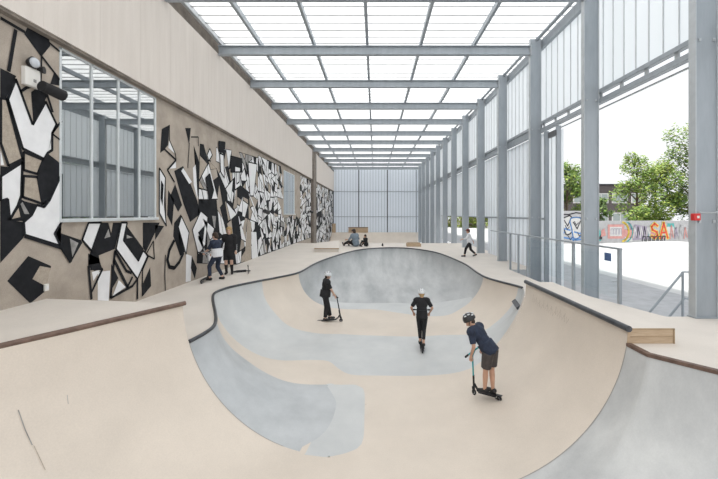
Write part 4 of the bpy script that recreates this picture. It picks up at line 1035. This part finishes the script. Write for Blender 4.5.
    if helmet:
        hmain, hvent = helmet
        if hair:
            b = MB(); b.ball(H(0, -.045, -.03), 1, hair, .075, .06, .07, 12, 8, hm); remesh(b, 'hair', hair, vox, e, 1)
        b = MB(); bm = bmesh.new(); bmesh.ops.create_uvsphere(bm, u_segments=24, v_segments=16, radius=1)
        bmesh.ops.bisect_plane(bm, geom=bm.verts[:] + bm.edges[:] + bm.faces[:], plane_co=(0, 0, -.22), plane_no=(0, -.12, -1), clear_outer=True)
        b.frombm(bm, hmain, Matrix.Translation(H(0, -.012, .035)) @ hm @ Matrix.Diagonal((.112, .13, .118, 1)), True); hh = b.build('helmet', e)
        for ax in (-.065, 0, .065):
            for yy, zz in ((-.085, .07), (-.02, .1), (.05, .085)):
                r2 = V((ax, yy, zz)); q = V((r2.x / .112, r2.y / .13, r2.z / .118)).normalized(); pnt = V((q.x * .113, q.y * .131, q.z * .119)); b = MB(); b.ball(H(pnt.x, pnt.y - .012, pnt.z + .035), 1, hvent, .014, .03, .012, 10, 6, hm); b.build('vent', hh)
        b = MB()
        for s_ in (-1, 1): b.tube([H(s_ * .095, .0, .01), H(s_ * .075, .03, -.05), H(0, .05, -.105)], .006, M['rubber'], 6)
        b.build('chin_strap', hh)
    if cap:
        b = MB(); b.ball(H(0, -.012, .062), 1, cap, .097, .112, .08, 16, 10, hm); b.ball(H(0, .10, .06), 1, cap, .075, .08, .012, 14, 8, hm); remesh(b, 'cap', cap, vox, e, 1)
    return e
def zsurf(x, y):
    """height of the bowl at a plan position on its right flank"""
    u = max(0, (x - 1.35) / 2.1); u = min(u, .99); return ZF + 2.0 * (1 - math.sqrt(1 - u * u))

G_ = [(-.21, .17, .90), (.21, .17, .90)]
# 1: rider on the turquoise scooter, right foreground, heading away to the left
x, y = 2.03, 6.5; z = zsurf(x, y) + .012; a = R(45)
scooter((x, y, z), a, M['turq'], M['scootblack'], 'turquoise barred kick scooter under the rider in navy shirt and grey shorts', .83, k=.72, roll=R(-9))
person((x, y, z), a, 'child in navy shirt, grey shorts and black helmet riding the turquoise scooter', .925, roll=R(-9), pelvis=(.02, -.20, 1.0), lean=(-.06, .50, .83), wrists=[(-.21, .08, .91), (.21, .08, .91)],
       ankles=[(-.05, .0, .19), (.05, -.12, .19)], knee_pole=(0, 1, 0), head_dir=(-.6, .8, -.25), shirt=M['navy'], sleeve=.42, legs=M['charcoal'], leg_len=.82, leg_r=.03, shoes=M['rubber'], helmet=(M['helmetblack'], M['helmetwhite']), hair=M['darkhair'], skin=M['skin'], toes=[(-.1, 1, 0), (.35, 1, 0)])
# 2: rider seen from the back in the middle
x, y = 1.2, 9.25; a = R(-4); z = ZF
scooter((x, y, z), a, M['scootblack'], M['scootblack'], 'black kick scooter under the rider seen from behind in the middle', .93)
person((x, y, z), a, 'child in black with white helmet seen from behind in the middle', .87, pelvis=(0, -.12, 1.0), lean=(0, .22, 1), wrists=[(-.24, .12, 1.02), (.24, .12, 1.02)],
       ankles=[(-.045, .0, .2), (.045, -.15, .2)], knee_pole=(0, 1, 0), shirt=M['blackcloth'], sleeve=.4, legs=M['blackcloth'], leg_len=1.72, leg_r=.008, shoes=M['rubber'], helmet=(M['helmetwhite'], M['helmetgrey']), hair=M['blond'], skin=M['skin'], elbow_pole=((-1, -.6, -.5), (1, -.6, -.5)))
# 3: rider at the left, moving right
x, y = -1.43, 11.4; a = R(-72)
scooter((x, y, ZF), a, M['scootblack'], M['scootblack'], 'black kick scooter under the left rider all in black', .83)
person((x, y, ZF), a, 'child all in black with white helmet riding a scooter on the left side', .92, bulk=.05, pelvis=(0, -.16, 1.0), lean=(0, .12, 1), wrists=[(-.21, .17, .92), (.21, .17, .92)],
       ankles=[(-.05, .02, .19), (.05, -.17, .19)], knee_pole=(0, 1, 0), head_dir=(.1, 1, -.1), shirt=M['blackcloth'], sleeve=.45, legs=M['blackcloth'], leg_len=1.9, leg_r=.03, shoes=M['rubber'], helmet=(M['helmetwhite'], M['helmetgrey']), hair=M['darkhair'], skin=M['skin_pale'])
# 4, 5: two children by the mural
x, y = -4.98, 11.2
person((x + .05, y, 0), R(70), 'dark haired child in navy and white shirt standing by the mural', .93, pelvis=(0, -.02, .83), lean=(0, .1, 1), wrists=[(-.12, .38, .92), (.16, .36, .86)], ankles=[(-.16, .12, .085), (.16, -.12, .085)],
       head_dir=(-.1, 1, -.35), shirt=M['navy'], sleeve=.5, panel=M['whitecloth'], legs=M['navy'], leg_len=1.85, shoes=M['rubber'], hair=M['darkhair'], skin=M['skin_pale'], elbow_pole=((-.3, -.5, -1), (.3, -.5, -1)))
scooter((x - .16, y - .3, 0), R(8), M['scootsilver'], M['scootblack'], 'kick scooter held upright by the child in white and navy', .86)
person((-4.98, 12.3, 0), R(195), 'blond child in long black top and boots standing by the mural', 1.0, pelvis=(0, 0, .85), lean=(0, .02, 1), wrists=[(-.22, .1, .78), (.25, .12, .80)], ankles=[(-.09, 0, .085), (.09, 0, .085)],
       head_dir=(.1, 1, -.2), shirt=M['blackcloth'], sleeve=.95, shirt_len=.16, legs=M['blackcloth'], leg_len=.9, leg_r=.02, shoes=M['blackcloth'], sock=M['blackcloth'], hair=M['blond'], hair_long=True, skin=M['skin_pale'])
e = scooter((-4.5, 12.75, .06), R(-70), M['scootblack'], M['scootblack'], 'black kick scooter lying on the deck beside the blond child', .6)
e.rotation_euler = (0, R(84), R(-62)); e.location = (-4.72, 12.75, .03); e.scale = (.8, .7, .8)
# 6: seated person with a cap
person((-1.3, 22.8, .0), R(50), 'seated person in blue grey top and dark cap sitting on the far deck', 1.25, bulk=.05, pelvis=(0, -.1, .13), lean=(-.0, .22, 1), wrists=[(-.28, .3, .35), (.26, .25, .4)], ankles=[(-.14, .62, .09), (.14, .55, .09)],
       knee_pole=((-.3, 0, 1), (.3, 0, 1)), head_dir=(0, 1, -.2), shirt=M['greycloth'], sleeve=.6, legs=M['blackcloth'], leg_len=1.85, leg_r=.02, shoes=M['rubber'], hair=M['darkhair'], cap=M['charcoal'], skin=M['skin'], toes=[(0, .6, .8), (0, .6, .8)], hold=True)
person((-.56, 22.8, .0), R(120), 'small child in black sitting on the far deck beside the person in the cap', .85, bulk=.04, pelvis=(0, 0, .13), lean=(.05, .1, 1), wrists=[(-.2, .3, .3), (.2, .3, .3)], ankles=[(-.12, .45, .09), (.12, .45, .09)],
       knee_pole=((-.3, 0, 1), (.3, 0, 1)), shirt=M['blackcloth'], sleeve=.9, legs=M['blackcloth'], leg_len=1.85, shoes=M['rubber'], hair=M['darkhair'], skin=M['skin'], toes=[(0, .6, .8), (0, .6, .8)])
# 7: walking child
person((4.55, 17.3, 0), R(80), 'walking child in white shirt, black trousers and dark red cap on the right deck', .84, pelvis=(0, 0, .83), lean=(0, .12, 1), wrists=[(-.2, .45, 1.0), (.22, -.25, .8)], ankles=[(-.08, .3, .09), (.08, -.34, .14)],
       head_dir=(0, 1, -.15), shirt=M['whitecloth'], sleeve=.8, legs=M['blackcloth'], leg_len=1.85, leg_r=.02, shoes=M['rubber'], cap=M['redcloth'], hair=M['darkhair'], skin=M['skin'], toes=[(0, 1, 0), (0, 1, -.3)])

# ------------------------------------------------------------------ light and camera
w = bpy.data.worlds.new('World'); SC.world = w; w.use_nodes = True
bg = w.node_tree.nodes['Background']
wn = w.node_tree; tc = wn.nodes.new('ShaderNodeTexCoord'); nz = wn.nodes.new('ShaderNodeTexNoise'); nz.inputs['Scale'].default_value = 2.2
rp = wn.nodes.new('ShaderNodeValToRGB'); rp.color_ramp.elements[0].color = (.93, .965, 1, 1); rp.color_ramp.elements[1].color = (1, 1, 1, 1)
wn.links.new(tc.outputs['Generated'], nz.inputs['Vector']); wn.links.new(nz.outputs['Fac'], rp.inputs['Fac']); wn.links.new(rp.outputs['Color'], bg.inputs['Color'])
bg.inputs['Strength'].default_value = 1.75
sn = bpy.data.lights.new('sun', 'SUN'); sn.energy = 7.0; sn.angle = R(3); sn.color = (1, .96, .9)
so = bpy.data.objects.new('sun', sn); COL.objects.link(so); so.rotation_euler = Vector((math.cos(R(68)), math.cos(R(68)) * .25, -math.sin(R(68)))).to_track_quat('-Z', 'Y').to_euler()
cam = bpy.data.cameras.new('camera'); co = bpy.data.objects.new('camera', cam); COL.objects.link(co); SC.camera = co
co.location = (0, 0, CH); co.rotation_euler = (R(90), 0, 0); cam.sensor_fit = 'HORIZONTAL'; cam.sensor_width = 36; cam.lens = 36 * F / 718
cam.shift_x = (359 - CX) / 718; cam.shift_y = (CY - 239.5) / 718; cam.clip_start = .05; cam.clip_end = 500
SC.view_settings.view_transform = 'Standard'; SC.view_settings.look = 'None'; SC.view_settings.gamma = 1; SC.view_settings.use_curve_mapping = False
SC.view_settings.exposure = -.62
SC.cycles.use_denoising = True; SC.cycles.max_bounces = 8; SC.cycles.diffuse_bounces = 5; SC.cycles.transparent_max_bounces = 12
